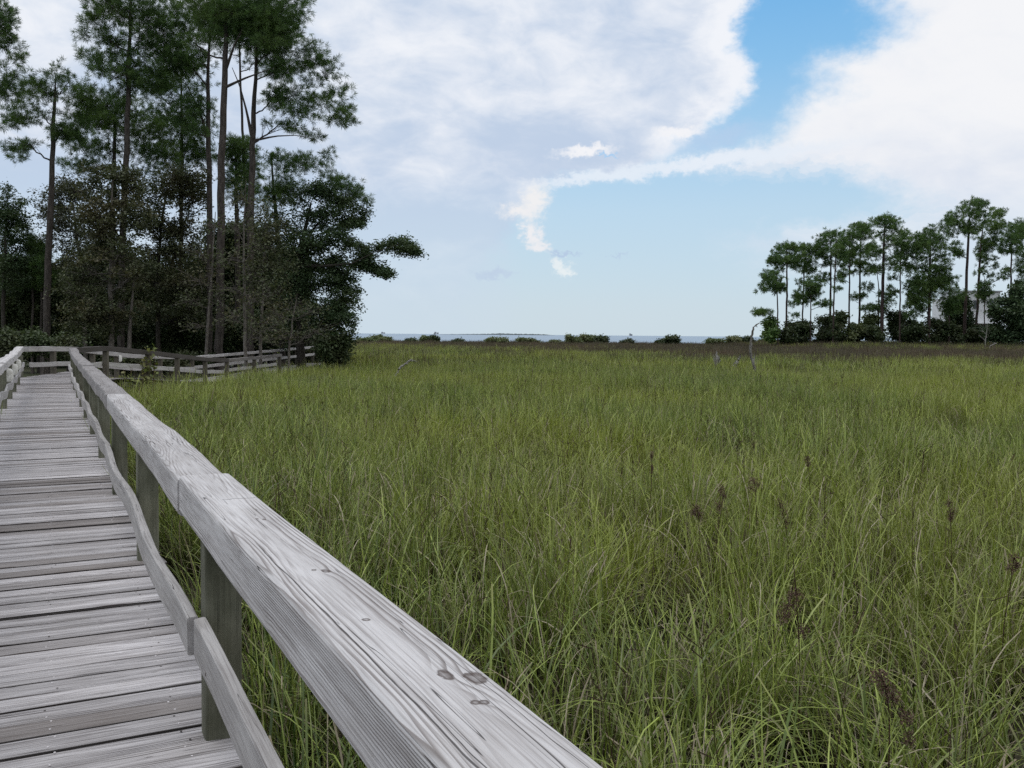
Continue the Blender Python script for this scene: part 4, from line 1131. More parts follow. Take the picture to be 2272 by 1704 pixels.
# ---- far pines on the right (about 150 m away)
GR = 'pines on the far right shore'
DF = 150
rt = [
    ('small leftmost pine of the far right row, leaning its tufts to the left', [(1726, 765, 4.5), (1725, 680, 4), (1723, 620, 3), (1722, 604, 1.5)],
     [(1706, 604, 9, 4), (1720, 607, 10, 5), (1697, 630, 11, 5), (1689, 642, 8, 5), (1710, 621, 11, 6), (1730, 628, 8, 7), (1704, 642, 10, 4), (1727, 645, 7, 6), (1734, 640, 6, 5), (1712, 635, 8, 4), (1691, 690, 11, 4), (1703, 693, 8, 4), (1680, 696, 8, 3)]),
    ('flat layered pine with a vine thickened trunk, second of the far right row', [(1744, 765, 6), (1745, 690, 5.5), (1746, 640, 6), (1746, 590, 4), (1746, 550, 2)],
     [(1747, 545, 12, 5), (1734, 551, 9, 5), (1760, 552, 9, 5), (1722, 562, 9, 5), (1738, 566, 12, 5), (1715, 582, 9, 5), (1729, 585, 10, 4), (1756, 570, 10, 6), (1765, 580, 8, 6), (1745, 580, 9, 5), (1718, 570, 6, 4), (1766, 592, 7, 5), (1730, 597, 9, 4)]),
    ('pine with a narrow bunched crown, third of the far right row', [(1778, 762, 5), (1781, 690, 4.5), (1784, 600, 4), (1785, 545, 2)],
     [(1785, 546, 9, 5), (1774, 553, 8, 5), (1797, 553, 9, 6), (1778, 573, 11, 6), (1795, 582, 12, 8), (1784, 597, 11, 6), (1800, 600, 9, 7), (1806, 565, 8, 8), (1768, 588, 7, 5), (1774, 627, 8, 4), (1772, 650, 8, 5), (1763, 674, 9, 4), (1787, 670, 8, 4), (1764, 699, 9, 4), (1770, 660, 6, 4)]),
    ('shorter pine with a broad dark crown tucked under the third far right pine', [(1798, 760, 4), (1799, 690, 3.5), (1800, 630, 2)],
     [(1796, 620, 12, 5), (1808, 630, 12, 6), (1793, 640, 11, 6), (1806, 648, 11, 5), (1788, 655, 8, 5), (1815, 640, 7, 5), (1802, 665, 7, 5), (1826, 676, 12, 5), (1836, 672, 8, 4)]),
    ('high domed pine, left one of a close pair in the far right row', [(1844, 764, 7), (1842, 680, 6.5), (1843, 600, 5), (1844, 530, 2.5)],
     [(1845, 515, 11, 4.5), (1832, 524, 11, 6), (1819, 538, 10, 6), (1841, 534, 13, 7), (1820, 556, 11, 6), (1833, 552, 11, 6), (1843, 570, 11, 5), (1830, 610, 12, 4.5), (1824, 622, 8, 4), (1831, 588, 9, 5), (1826, 572, 8, 5), (1812, 550, 6, 5)]),
    ('thin pine leaning right, right one of the close pair in the far right row', [(1848, 764, 5), (1850, 680, 4.5), (1853, 600, 4), (1856, 530, 2)],
     [(1856, 522, 10, 6), (1865, 535, 10, 7), (1857, 552, 10, 8), (1866, 560, 9, 7), (1860, 590, 8, 6), (1862, 620, 8, 5), (1858, 640, 8, 4), (1870, 575, 7, 5)]),
    ('straight slim pine with a small crown left of the flat topped pine', [(1884, 764, 5.5), (1884, 680, 5), (1885, 600, 4), (1885, 520, 2)],
     [(1885, 515, 10, 5), (1876, 525, 10, 5), (1894, 526, 9, 5), (1884, 543, 13, 5), (1874, 563, 9, 4), (1889, 570, 8, 7), (1896, 548, 7, 5), (1872, 605, 8, 5), (1880, 585, 7, 5), (1866, 612, 6, 4)]),
    ('flat topped pine with tiered tufts in the middle of the far right row', [(1906, 765, 6.5), (1907, 680, 6), (1908, 600, 5), (1909, 510, 2.5)],
     [(1908, 498, 12, 4.5), (1897, 504, 8, 4), (1926, 506, 11, 6), (1914, 514, 13, 5), (1901, 524, 10, 5), (1924, 526, 9, 4.5), (1923, 552, 13, 6), (1908, 561, 12, 5), (1935, 548, 7, 5), (1897, 585, 9, 5), (1914, 585, 10, 5), (1896, 603, 8, 5), (1920, 603, 8, 4.5), (1903, 658, 9, 5), (1894, 660, 7, 4), (1914, 655, 6, 3)]),
    ('thick trunked pine towering over the middle of the far right row', [(1955, 770, 13), (1957, 690, 10), (1959, 620, 9), (1961, 540, 6.5), (1963, 490, 3)],
     [(1964, 484, 12, 5), (1948, 490, 10, 5), (1962, 504, 14, 6), (1980, 490, 10, 7), (1984, 505, 9, 6), (1948, 524, 11, 6), (1972, 526, 12, 6), (1936, 545, 9, 6), (1985, 545, 11, 6), (1952, 562, 13, 5), (1934, 572, 9, 5), (1975, 590, 11, 6), (1932, 590, 8, 4), (1968, 575, 9, 5), (1943, 602, 9, 4)]),
    ('spindly crooked pine close against the thick trunked pine', [(1949, 770, 5), (1949, 690, 4.5), (1950, 640, 3), (1946, 600, 2)],
     [(1921, 632, 9, 4), (1928, 640, 7, 4), (1945, 596, 8, 5), (1955, 650, 7, 4), (1928, 680, 11, 4), (1920, 686, 7, 4), (1941, 684, 8, 5), (1972, 655, 13, 6), (1982, 650, 8, 5), (1970, 676, 9, 7), (1962, 690, 7, 6)]),
    ('slim pine with sparse crown left of the dense dark pine', [(1996, 765, 5), (1997, 680, 4.5), (1998, 590, 3.5), (2000, 525, 1.8)],
     [(2000, 514, 9, 5), (2012, 524, 8, 5), (2000, 534, 12, 7), (1990, 562, 8, 6), (1984, 585, 10, 4.5), (2003, 560, 8, 6), (1980, 615, 7, 5), (1993, 600, 7, 5), (2008, 580, 6, 5), (1974, 640, 6, 4), (2010, 545, 8, 6)]),
    ('tall pine with a great rounded crown, highest of the far right group', [(2138, 772, 10), (2142, 680, 9), (2145, 600, 8), (2148, 540, 7), (2152, 480, 4)],
     [(2163, 447, 12, 5), (2182, 452, 10, 5), (2146, 453, 10, 5), (2134, 466, 12, 6), (2115, 476, 9, 5), (2101, 492, 8, 6), (2163, 463, 14, 6), (2154, 482, 17, 7), (2180, 476, 14, 7), (2120, 495, 11, 6), (2135, 500, 14, 7), (2166, 503, 16, 7), (2145, 516, 14, 6), (2095, 512, 10, 5), (2105, 522, 10, 5), (2123, 542, 8, 4), (2113, 553, 7, 4), (2128, 565, 7, 4), (2190, 495, 10, 6)]),
    ('pine with long drooping right boughs beside the white house', [(2163, 768, 8), (2168, 690, 7.5), (2172, 620, 7), (2176, 550, 5), (2182, 490, 2.5)],
     [(2207, 467, 10, 5), (2217, 477, 9, 6), (2203, 489, 14, 7), (2222, 497, 9, 6), (2200, 505, 12, 6), (2186, 530, 14, 5), (2208, 525, 12, 6), (2194, 552, 11, 5), (2208, 545, 13, 6), (2202, 575, 13, 5), (2186, 580, 8, 4), (2172, 556, 8, 5), (2176, 605, 8, 4), (2199, 611, 9, 3), (2220, 617, 9, 3), (2190, 630, 7, 5), (2212, 590, 7, 4)]),
    ('pine with a bare upper trunk right of the white house', [(2242, 768, 6), (2243, 680, 6), (2243, 600, 5), (2245, 510, 2.5)],
     [(2248, 503, 10, 5), (2234, 512, 9, 5), (2245, 521, 14, 6), (2262, 515, 8, 6), (2237, 538, 11, 6), (2256, 540, 10, 6), (2252, 553, 12, 5), (2229, 605, 8, 5), (2236, 598, 7, 4), (2221, 558, 7, 4), (2240, 560, 8, 4)]),
    ('pine at the far right edge of the photo, cut by the frame', [(2276, 768, 7), (2276, 660, 6), (2275, 560, 4), (2276, 500, 2)],
     [(2268, 496, 10, 6), (2280, 500, 16, 8), (2266, 520, 10, 8), (2282, 530, 16, 10), (2268, 555, 10, 9), (2280, 570, 16, 10), (2266, 590, 9, 9), (2282, 605, 14, 10), (2268, 620, 9, 7)]),
]
for sd, (lb, tr_, cl_) in enumerate(rt):
    tree('pine_tree', lb, 'pine tree', DF + ((sd * 7) % 5 - 2) * 2.5, tr_, cl_, 'pine', 200 + sd, GR, M_barkfar, M_pine_far, dens=1.0, deep=2.0)
tree('pine_tree', 'dense dark pine thick with needles almost down to the ground, left of the white house', 'pine tree', DF - 4,
     [(2059, 772, 10), (2061, 700, 9), (2063, 600, 7), (2065, 520, 3)],
     [(2065, 507, 7, 4), (2056, 518, 14, 6), (2042, 532, 12, 7), (2074, 528, 14, 7), (2034, 550, 14, 7), (2056, 550, 18, 9), (2083, 550, 13, 8), (2029, 572, 14, 7), (2060, 574, 20, 8), (2012, 592, 12, 5), (2038, 594, 16, 6), (2070, 594, 18, 8), (2034, 614, 14, 8), (2025, 634, 12, 8), (2056, 618, 16, 8), (2029, 656, 11, 8), (2056, 641, 14, 9), (2022, 676, 9, 7), (2095, 570, 12, 8), (2095, 589, 10, 7), (2080, 632, 12, 8), (2040, 665, 12, 9), (2060, 665, 10, 9), (2090, 610, 11, 7), (2035, 690, 10, 8), (2018, 700, 8, 6), (2050, 685, 10, 7)],
     'pine', 240, GR, M_barkfar, M_pine_far, dens=1.7, deep=1.6)
tree('pine_tree', 'thin half height pine in front of the white house', 'pine tree', DF - 2, [(2105, 770, 5), (2106, 700, 4.5), (2107, 640, 3), (2107, 615, 1.5)],
     [(2100, 618, 12, 6), (2113, 622, 11, 6), (2090, 632, 10, 6), (2120, 640, 10, 6), (2103, 643, 11, 6), (2123, 660, 10, 6), (2096, 660, 9, 6), (2112, 676, 10, 7), (2126, 684, 8, 6), (2098, 690, 9, 6)], 'pine', 241, GR, M_barkfar, M_pine_far, deep=1.2)

tree('pine_tree', 'slender pine whose sparse tufts screen the middle of the white house', 'pine tree', DF + 2, [(2185, 768, 3.5), (2184, 700, 3.2), (2184, 640, 2.4), (2184, 612, 1.2)],
     [(2190, 632, 9, 5), (2178, 640, 8, 5), (2195, 648, 7, 5), (2180, 660, 7, 5), (2170, 650, 6, 4), (2192, 668, 6, 4)], 'pine', 242, GR, M_barkfar, M_pine_far, deep=1.0, dens=0.7)
tree('broadleaf_tree', 'leafy dark tree screening the left end of the white house', 'tree', DF + 4, [(2132, 770, 5), (2132, 720, 4), (2130, 670, 2)],
     [(2130, 660, 12, 7), (2118, 672, 12, 8), (2142, 675, 10, 8), (2128, 685, 14, 8), (2112, 692, 12, 8), (2140, 695, 12, 8), (2124, 705, 14, 8), (2150, 712, 12, 8), (2110, 715, 12, 8), (2135, 722, 16, 8), (2160, 728, 12, 8)], 'oak', 342, None, M_barkoak, M_oak, dens=1.0, size=0.9, deep=1.4)
GU = 'undergrowth trees on the far right shore'
us = [(1712, 728, 14, 28, 'small bushy evergreen under the leftmost far right pine', M_pine_far, 0), (1752, 738, 18, 22, 'low dark shrub under the second far right pine', M_bush, 0),
      (1780, 738, 16, 24, 'small dark evergreen under the third far right pine', M_bush, 0),
      (1828, 728, 20, 30, 'bushy dark young tree left of the close pair of far right pines', M_bush, 0), (1862, 722, 12, 30, 'tall thin evergreen shrub right of the close pair of far right pines', M_bush, 0),
      (1894, 738, 12, 20, 'small leafy shrub by the straight slim far right pine', M_shore, 0), (1924, 728, 22, 28, 'rounded light green shrub left of the thick trunked pine', M_shore, 0),
      (1990, 728, 22, 34, 'wide dark shrub right of the thick trunked pine', M_bush, 0), (2035, 735, 26, 26, 'dark shrub at the foot of the dense dark pine', M_bush, 0),
      (2085, 738, 26, 26, 'dark shrub at the foot of the thin half height pine', M_bush, 0), (2120, 742, 24, 22, 'dark shrub at the foot of the highest far right pine', M_bush, 0),
      (2168, 748, 24, 18, 'low dark shrub in front of the white house', M_bush, 0), (1943, 742, 15, 18, 'dark shrub just left of the foot of the thick trunked pine', M_bush, 0), (2012, 742, 14, 18, 'dark shrub between the slim sparse pine and the dense dark pine', M_bush, 0),
      (1856, 752, 26, 10, 'low shrub on the ground below the close pair of far right pines', M_bush, 0)]
for sd, (x, y, rx, ry, lb, mt, _) in enumerate(us):
    rr_ = random.Random(300 + sd)
    cl_ = [(x + rr_.uniform(-.75, .75) * rx, y + rr_.uniform(-.8, .8) * ry, rx * .40, ry * .26) for _ in range(18)]
    tree('shrub', lb, 'shrub', DF - 3 + (sd % 4) * 2, [(x, 770, 3), (x, y, 2)], cl_, 'bush', 310 + sd, GU, M_barkoak, mt, dens=0.6, size=0.85)
tree('oak_tree', 'dark spreading oak at the right edge in front of the white house', 'oak tree', DF - 6, [(2240, 772, 9), (2238, 720, 7), (2236, 660, 3)],
     [(2219, 672, 10, 8), (2241, 668, 12, 8), (2261, 672, 12, 8), (2230, 690, 16, 8), (2257, 695, 16, 10), (2215, 700, 14, 8), (2235, 715, 18, 10), (2262, 720, 16, 10), (2210, 728, 14, 9), (2240, 738, 20, 10), (2265, 745, 16, 10), (2215, 750, 16, 10), (2200, 742, 10, 8), (2252, 652, 9, 6), (2264, 630, 8, 6), (2268, 645, 8, 6), (2240, 755, 20, 10), (2205, 685, 8, 5), (2280, 690, 20, 24), (2280, 740, 20, 24)], 'oak', 340, None, M_barkoak, M_oak, dens=1.6, size=0.95, deep=1.5)
tree('bare_tree', 'bleached bare sapling in front of the dark oak at the right edge', 'tree', DF - 10, [(2185, 775, 2.4), (2187, 750, 2.2), (2190, 730, 1.6), (2190, 716, 1)],
     [(2180, 735, 5, 5), (2172, 742, 6, 4), (2194, 722, 5, 6), (2176, 728, 5, 4)], 'oak', 341, None, M_dead, M_brown, dens=1.0, bare=1.0, limb=0.7)

# ---- shoreline shrubs in front of the bay
GH = 'low shrubs along the bay shore'
hs = [(810, 753, 26, 6, 'low green shrub hump at the shore nearest the grove'), (835, 748, 12, 10, 'pointed little shrub on the shore beside the grove'), (856, 752, 14, 7, 'small rounded shrub right of the pointed shore shrub'),
      (913, 754, 13, 6, 'pale green shrub left of the dark rounded pair'), (945, 752, 10, 8, 'small rounded shrub, left of a close pair on the shore'), (965, 750, 11, 9, 'dark rounded shrub, right of a close pair on the shore'),
      (1016, 756, 10, 5, 'tiny dark low shrub right of the rounded pair'), (1102, 753, 24, 8, 'wide feathery thin shrub left of the centre of the shore'), (1170, 754, 22, 8, 'feathery thin shrub at the centre of the shore'),
      (1229, 758, 14, 5, 'low pale shrub hump just right of the centre of the shore'), (1273, 752, 16, 11, 'pale leafy shrub, left of the tall shore clump'), (1307, 750, 17, 12, 'tallest pale shrub of the shore clump'), (1336, 752, 15, 9, 'dark dense shrub, right end of the shore clump'),
      (1392, 757, 12, 5, 'low lone shrub between the clump and the dark round shrub'), (1488, 752, 17, 10, 'dark round lone shrub on the right half of the shore'), (1466, 757, 9, 6, 'small pale shrub touching the dark round lone shrub'),
      (1585, 756, 18, 6, 'low pale shrub left of the pair before the snag'), (1625, 753, 14, 9, 'rounded pale shrub left of the tall snag'), (1657, 753, 13, 10, 'rounded darker shrub right behind the tall snag'), (1696, 757, 10, 7, 'small shrub between the snag and the far right pines')]
for sd, (x, y, rx, ry, lb) in enumerate(hs):
    rr_ = random.Random(400 + sd)
    thin = 'feathery' in lb or 'pale leafy' in lb or 'tallest pale' in lb
    cl_ = [(x + rr_.uniform(-.8, .8) * rx, y + 4 + rr_.uniform(-1.0, .6) * ry * 0.8 * (1 - abs(rr_.uniform(-.6, .6))), rx * rr_.uniform(.2, .4), ry * rr_.uniform(.16, .34)) for _ in range(12 if thin else 13)]
    tree('shrub', lb, 'shrub', 184 + (sd * 5 % 7), [(x, 766, 2.2), (x, y, 1.4)], cl_, 'bush', 420 + sd, GH, M_barkoak, M_bush if 'dark' in lb else M_shore, dens=0.22 if thin else 0.7, size=0.8, deep=0.8)

# ------------------------------------------------------------------ white house behind the far pines
m, n, o = mat('white_cladding')
pos = n.new('ShaderNodeNewGeometry').outputs['Position']
zf = n.m('FRACT', n.m('MULTIPLY', n.sep(pos)[2], 4.0))
f = n.noise(pos, 0.8, 4.0, 0.6)
principled(n, o, n.mix(n.ss(zf, 0.9, 0.98), n.mix(f, (0.74, 0.75, 0.76), (0.66, 0.67, 0.68)), (0.45, 0.46, 0.47)), 0.7)
M_clad = m
M_roofm = simple_mat('roof_grey', (0.30, 0.30, 0.31), (0.4, 0.4, 0.41), 2.0)
m, n, o = mat('dark_glass')
principled(n, o, (0.03, 0.035, 0.04), 0.12, None, 0.5)
M_glass = m
M_conc = simple_mat('pale_concrete', (0.33, 0.33, 0.31), (0.45, 0.44, 0.42), 1.5)
DH = 172.0
hA, hB = PX(2118, 770, DH), PX(2222, 770, DH)
hz0 = float(gz(hA[0], DH)) - 0.1
kh = DH / FPX
house = empty('house', (float((hA[0] + hB[0]) / 2), DH, hz0), 'white flat roofed house half hidden behind the far right pines', 'house')
zt, zb = PX(2180, 648, DH)[2], PX(2180, 717, DH)[2]
cx0, cx1, cx2 = PX(2140, 700, DH)[0], PX(2178, 700, DH)[0], PX(2218, 700, DH)[0]
b = MB()
b.box(((cx0 + cx2) / 2, DH + 5, (zt + zb) / 2), (cx2 - cx0, 10, zt - zb))
lw0 = PX(2122, 700, DH)[0]
ztl = PX(2100, 662, DH)[2]
b.box(((lw0 + cx0) / 2 - 0.01, DH + 6, (ztl + zb) / 2), (cx0 - lw0 - 0.02, 8, ztl - zb))
b.build('wall', M_clad, house)
b = MB()
b.box(((cx0 + cx2) / 2, DH + 5, zt + 0.12), (cx2 - cx0 + 0.5, 10.5, 0.22))
b.box(((lw0 + cx0) / 2, DH + 6, ztl + 0.1), (cx0 - lw0 - 0.3, 8.4, 0.18))
b.build('roof', M_roofm, house)
b = MB()
b.box(((lw0 + cx2) / 2, DH + 5, (zb + hz0) / 2 - 0.05), (cx2 - lw0 - 0.8, 8.5, zb - hz0 - 0.12))
b.build('foundation', M_conc, house)
b = MB()
b.box(((lw0 + cx2) / 2, DH - 0.9, zb - 0.06), (cx2 - lw0 + 0.6, 1.9, 0.14))
b.build('balcony', M_clad, house)
for (px0, py0, w_, h_) in ((2200, 676, 9, 22), (2163, 676, 8, 20), (2131, 682, 7, 16)):
    a_ = PX(px0, py0, DH)
    yy = DH - 0.03 if px0 > 2140 else DH + 1.97
    fr = MB()
    W_, H_ = w_ * kh, h_ * kh
    for (ox, oz, sx, sz) in ((0, H_ / 2, W_ + .2, .12), (0, -H_ / 2, W_ + .2, .12), (-W_ / 2, 0, .1, H_ - .12), (W_ / 2, 0, .1, H_ - .12)):
        fr.box((a_[0] + ox, yy, a_[2] + oz), (sx, .1, sz))
    fo = fr.build('window', M_roofm, house)
    pn = MB()
    pn.box((a_[0], yy + 0.005, a_[2]), (W_ - .1, .03, H_ - .12))
    po = pn.build('pane', M_glass, fo)

# ------------------------------------------------------------------ snag, stumps, driftwood
def dead(name, label, cat, D, paths, mt, sides=7, group=None):
    p0 = PX(paths[0][0][0], paths[0][0][1], D)
    base = np.array([p0[0], p0[1], float(gz(p0[0], p0[1])) - 0.05])
    b = MB()
    rg = np.random.default_rng(int(D * 10))
    for pi, pa in enumerate(paths):
        pts = np.array([PX(x, y, D + (d[0] if d else 0)) for x, y, w, *d in pa])
        rad = np.array([w for x, y, w, *d in pa]) * D / FPX / 2
        if pi == 0 and pts[0][2] > base[2] + 0.1 and name != 'driftwood_branch':
            pts = np.vstack([base, pts])
            rad = np.concatenate([[rad[0] * 1.2], rad])
        L = np.concatenate([[0], np.cumsum(np.linalg.norm(np.diff(pts, axis=0), axis=1))])
        q = np.linspace(0, L[-1], max(5, len(pts) * 4))
        c_ = np.stack([np.interp(q, L, pts[:, a]) for a in range(3)], 1)
        c_[1:-1] = (c_[:-2] + 2 * c_[1:-1] + c_[2:]) / 4
        c_[1:-1] += rg.normal(0, 0.012, (len(q) - 2, 3))
        b.tube(c_, np.interp(q, L, rad) * rg.uniform(0.88, 1.12, len(q)), sides)
    o_ = b.build(name, mt, None, smooth=True)
    tag(o_, label, cat, group)
    return o_


dead('snag', 'tall crooked bleached snag standing in the grass before the far right pines', 'dead tree', 51,
     [[(1675, 818, 6), (1668, 796, 6), (1664, 776, 6.5), (1666, 758, 5), (1670, 738, 4.5), (1671, 727, 4), (1678, 721, 3), (1686, 716, 1.5)],
      [(1678, 721, 2), (1680, 726, 1)], [(1668, 752, 2.5), (1665, 748, 1.2)], [(1666, 766, 2.5), (1670, 770, 1.2)]], M_snag)
dead('stump', 'jagged grey stump with upright splinters, leftmost of the dead wood near the snag', 'stump', 60,
     [[(1590, 806, 9), (1590, 792, 7), (1589, 778, 1.5)], [(1594, 806, 5), (1596, 795, 3), (1595, 788, 1)], [(1586, 806, 4), (1584, 796, 3), (1585, 786, 1)], [(1584, 802, 3), (1600, 801, 2)]], M_dead)
dead('stump', 'leaning grey broken stump between the jagged stump and the snag', 'stump', 58,
     [[(1631, 812, 7), (1636, 802, 6.5), (1642, 792, 6), (1644, 787, 4)], [(1627, 812, 3), (1632, 800, 2)]], M_dead)
dead('stump', 'tiny upright grey splinter just right of the foot of the snag', 'stump', 55, [[(1673, 802, 3), (1673, 792, 2.5), (1674, 784, 1.2)]], M_dead)
dead('driftwood_branch', 'pale curved dead branch poking out of the grass right of the grove', 'branch', 41,
     [[(878, 834, 5), (886, 818, 5), (899, 807, 4.6), (911, 800, 4), (915, 797, 2.5)], [(911, 800, 3.2), (918, 801, 2.4), (926, 801, 1.2)]], M_dead)
dead('log', 'small bleached log lying before the dark oak at the right edge', 'log', DF - 16,
     [[(2196, 768, 2.5), (2204, 764, 2.3), (2212, 761, 1.8)]], M_dead)

# yellow-green vine on a ramp post
t = empty('vine', (-12.32, 34.85, -0.6), 'yellow green leafy vine climbing a post of the far ramp railing', 'plant')
b = MB()
c_ = MB()
rg = np.random.default_rng(5)
for q in range(7):
    p0 = np.array([-12.3 + rg.normal(0, .15), 34.8 + rg.normal(0, .08), -0.7])
    p1 = np.array([-12.25 + rg.normal(0, .22), 34.75 + rg.normal(0, .1), rg.uniform(.3, .85)])
    pa = bez(p0, (p0 + p1) / 2 + rg.normal(0, .15, 3), p1, 7)
    b.tube(pa, np.linspace(.012, .005, 7), 4)
    lo = pa[rg.integers(0, 7, 26)] + rg.normal(0, .1, (26, 3))
    leaves(c_, lo, 0.10, rg, 0.4, 1.5)
for q in range(60):
    pass
lo = np.array([-12.75, 33.6, -0.15]) + rg.normal(0, 1, (110, 3)) * np.array([0.6, 0.3, 0.16])
leaves(c_, lo, 0.11, rg, 0.4, 1.5)
b.build('stem', M_stalk, t)
c_.build('foliage', M_vine, t)

# ------------------------------------------------------------------ marsh grass
m, n, o = mat('marsh_grass')
geo = n.new('ShaderNodeNewGeometry').outputs['Position']
t_ = n.attr('tone')
dry = n.attr('dry')
hh = n.attr('hgt')
rnd = n.new('ShaderNodeObjectInfo').outputs['Random']
p2 = n.vm('MULTIPLY', geo, (1, 1, 0.0))
big = n.noise(p2, 0.09, 3.0, 0.6)
med = n.noise(p2, 0.55, 3.0, 0.6)
c = n.mix(n.m('POWER', t_, 1.75), (0.046, 0.092, 0.013), (0.52, 0.63, 0.135))
c = n.mix(n.m('MULTIPLY', n.ss(big, 0.38, 0.62), 0.55), c, (0.37, 0.40, 0.05))
c = n.mix(n.m('MULTIPLY', n.ss(med, 0.48, 0.7), 0.55), c, (0.075, 0.08, 0.028))
c = n.mix(n.m('MULTIPLY', rnd, 0.12), c, (0.22, 0.25, 0.06))
c = n.mix(dry, c, n.mix(t_, (0.16, 0.115, 0.062), (0.50, 0.44, 0.31)))
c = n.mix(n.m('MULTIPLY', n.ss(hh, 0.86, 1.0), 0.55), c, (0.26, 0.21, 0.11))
c = n.mix(n.ss(hh, 0.5, 0.08), c, (0.040, 0.034, 0.018))  # brown dead thatch at the foot, deepened to stand for shade between blades
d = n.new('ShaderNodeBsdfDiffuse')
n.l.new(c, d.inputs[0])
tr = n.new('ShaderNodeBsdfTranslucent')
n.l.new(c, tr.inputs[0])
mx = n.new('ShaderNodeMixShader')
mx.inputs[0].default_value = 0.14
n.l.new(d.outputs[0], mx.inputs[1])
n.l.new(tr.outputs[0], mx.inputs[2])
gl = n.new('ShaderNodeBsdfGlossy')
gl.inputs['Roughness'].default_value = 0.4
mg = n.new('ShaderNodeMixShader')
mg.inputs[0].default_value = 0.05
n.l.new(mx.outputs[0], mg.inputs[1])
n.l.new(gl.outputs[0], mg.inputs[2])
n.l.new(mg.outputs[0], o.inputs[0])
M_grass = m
M_rush = leaf_mat('rush_stems', (0.055, 0.050, 0.030), (0.16, 0.132, 0.086), (0.15, 0.10, 0.068), 0.15, 0.06)


def tuft(name, seed, nb, Rd, L0, L1, w0, w1, curl, dryp, coll, M_=None, seg=6, stiff=0.0):
    rg = np.random.default_rng(seed)
    a = rg.uniform(0, 2 * math.pi, nb)
    rr = Rd * np.sqrt(rg.random(nb))
    base = np.stack([rr * np.cos(a), rr * np.sin(a), np.full(nb, -0.03)], 1)
    phi = a + rg.normal(0, 1.0, nb)
    th0 = np.abs(rg.normal(0.09, 0.10, nb)) if M_ is None else np.abs(rg.normal(0.06, 0.07, nb))
    bend = rg.uniform(0.1, 1.0, nb) ** 1.7 * curl
    L = rg.uniform(L0, L1, nb)
    W_ = rg.uniform(w0, w1, nb) / 2
    isdry = (rg.random(nb) < dryp).astype(float)
    blunt = rg.random(nb) < 0.3
    L = np.where(isdry > 0, L * rg.uniform(0.6, 1.0, nb), L)
    tone = np.clip(rg.normal(0.45, 0.27, nb), 0, 1)
    V, T_, H_, Dv = [], [], [], []
    p = base.copy()
    tw = rg.normal(0, 0.5, nb)
    for k in range(seg + 1):
        u = k / seg
        th = th0 + bend * u ** 2.2
        dirv = np.stack([np.sin(th) * np.cos(phi), np.sin(th) * np.sin(phi), np.cos(th)], 1)
        if k:
            p = p + dirv * (L / seg)[:, None]
        ang = phi + math.pi / 2 + tw * u
        side = np.stack([np.cos(ang), np.sin(ang), np.zeros(nb)], 1)
        taper = np.where(blunt, 1.0 - 0.35 * u, (1 - u ** 1.6) * 0.95 + 0.05)
        ww = (W_ * taper)[:, None]
        V.append(p - side * ww)
        V.append(p + side * ww)
        for _ in (0, 1):
            T_.append(tone)
            H_.append(np.full(nb, u))
            Dv.append(isdry)
    V = np.stack(V, 1)
    nv = V.shape[1]
    f = []
    for k in range(seg):
        f.append([2 * k, 2 * k + 1, 2 * k + 3, 2 * k + 2])
    f = np.array(f)
    F = (np.arange(nb)[:, None, None] * nv + f[None]).reshape(-1, 4)
    b = MB()
    b.add(V.reshape(-1, 3), F, tone=np.stack(T_, 1).ravel(), hgt=np.stack(H_, 1).ravel(), dry=np.stack(Dv, 1).ravel())
    o_ = b.build(name, M_ or M_grass, None, smooth=True, unlinked=True)
    coll.objects.link(o_)
    return o_


def scatter(name, coll, pts, rot, scl, idx):
    me = bpy.data.meshes.new(name)
    me.vertices.add(len(pts))
    me.vertices.foreach_set('co', pts.astype(np.float32).ravel())
    for nm, typ, key, dat in (('rot', 'FLOAT_VECTOR', 'vector', rot), ('scl', 'FLOAT_VECTOR', 'vector', scl), ('idx', 'INT', 'value', idx)):
        at = me.attributes.new(nm, typ, 'POINT')
        at.data.foreach_set(key, dat.astype(np.int32 if typ == 'INT' else np.float32).ravel())
    me.update()
    o_ = bpy.data.objects.new(name, me)
    COL.objects.link(o_)
    ng = bpy.data.node_groups.new(name + '_scatter', 'GeometryNodeTree')
    ng.interface.new_socket('Geometry', in_out='INPUT', socket_type='NodeSocketGeometry')
    ng.interface.new_socket('Geometry', in_out='OUTPUT', socket_type='NodeSocketGeometry')
    gi = ng.nodes.new('NodeGroupInput')
    go = ng.nodes.new('NodeGroupOutput')
    iop = ng.nodes.new('GeometryNodeInstanceOnPoints')
    ci = ng.nodes.new('GeometryNodeCollectionInfo')
    ci.inputs['Collection'].default_value = coll
    ci.inputs['Separate Children'].default_value = True
    ci.inputs['Reset Children'].default_value = True

    def na(nm, typ):
        q = ng.nodes.new('GeometryNodeInputNamedAttribute')
        q.data_type = typ
        q.inputs['Name'].default_value = nm
        return q.outputs['Attribute']
    ng.links.new(gi.outputs[0], iop.inputs['Points'])
    ng.links.new(ci.outputs[0], iop.inputs['Instance'])
    iop.inputs['Pick Instance'].default_value = True
    ng.links.new(na('idx', 'INT'), iop.inputs['Instance Index'])
    ng.links.new(na('rot', 'FLOAT_VECTOR'), iop.inputs['Rotation'])
    ng.links.new(na('scl', 'FLOAT_VECTOR'), iop.inputs['Scale'])
    ng.links.new(iop.outputs[0], go.inputs[0])
    md = o_.modifiers.new('scatter', 'NODES')
    md.node_group = ng
    return o_


cg = bpy.data.collections.new('grass_tufts')
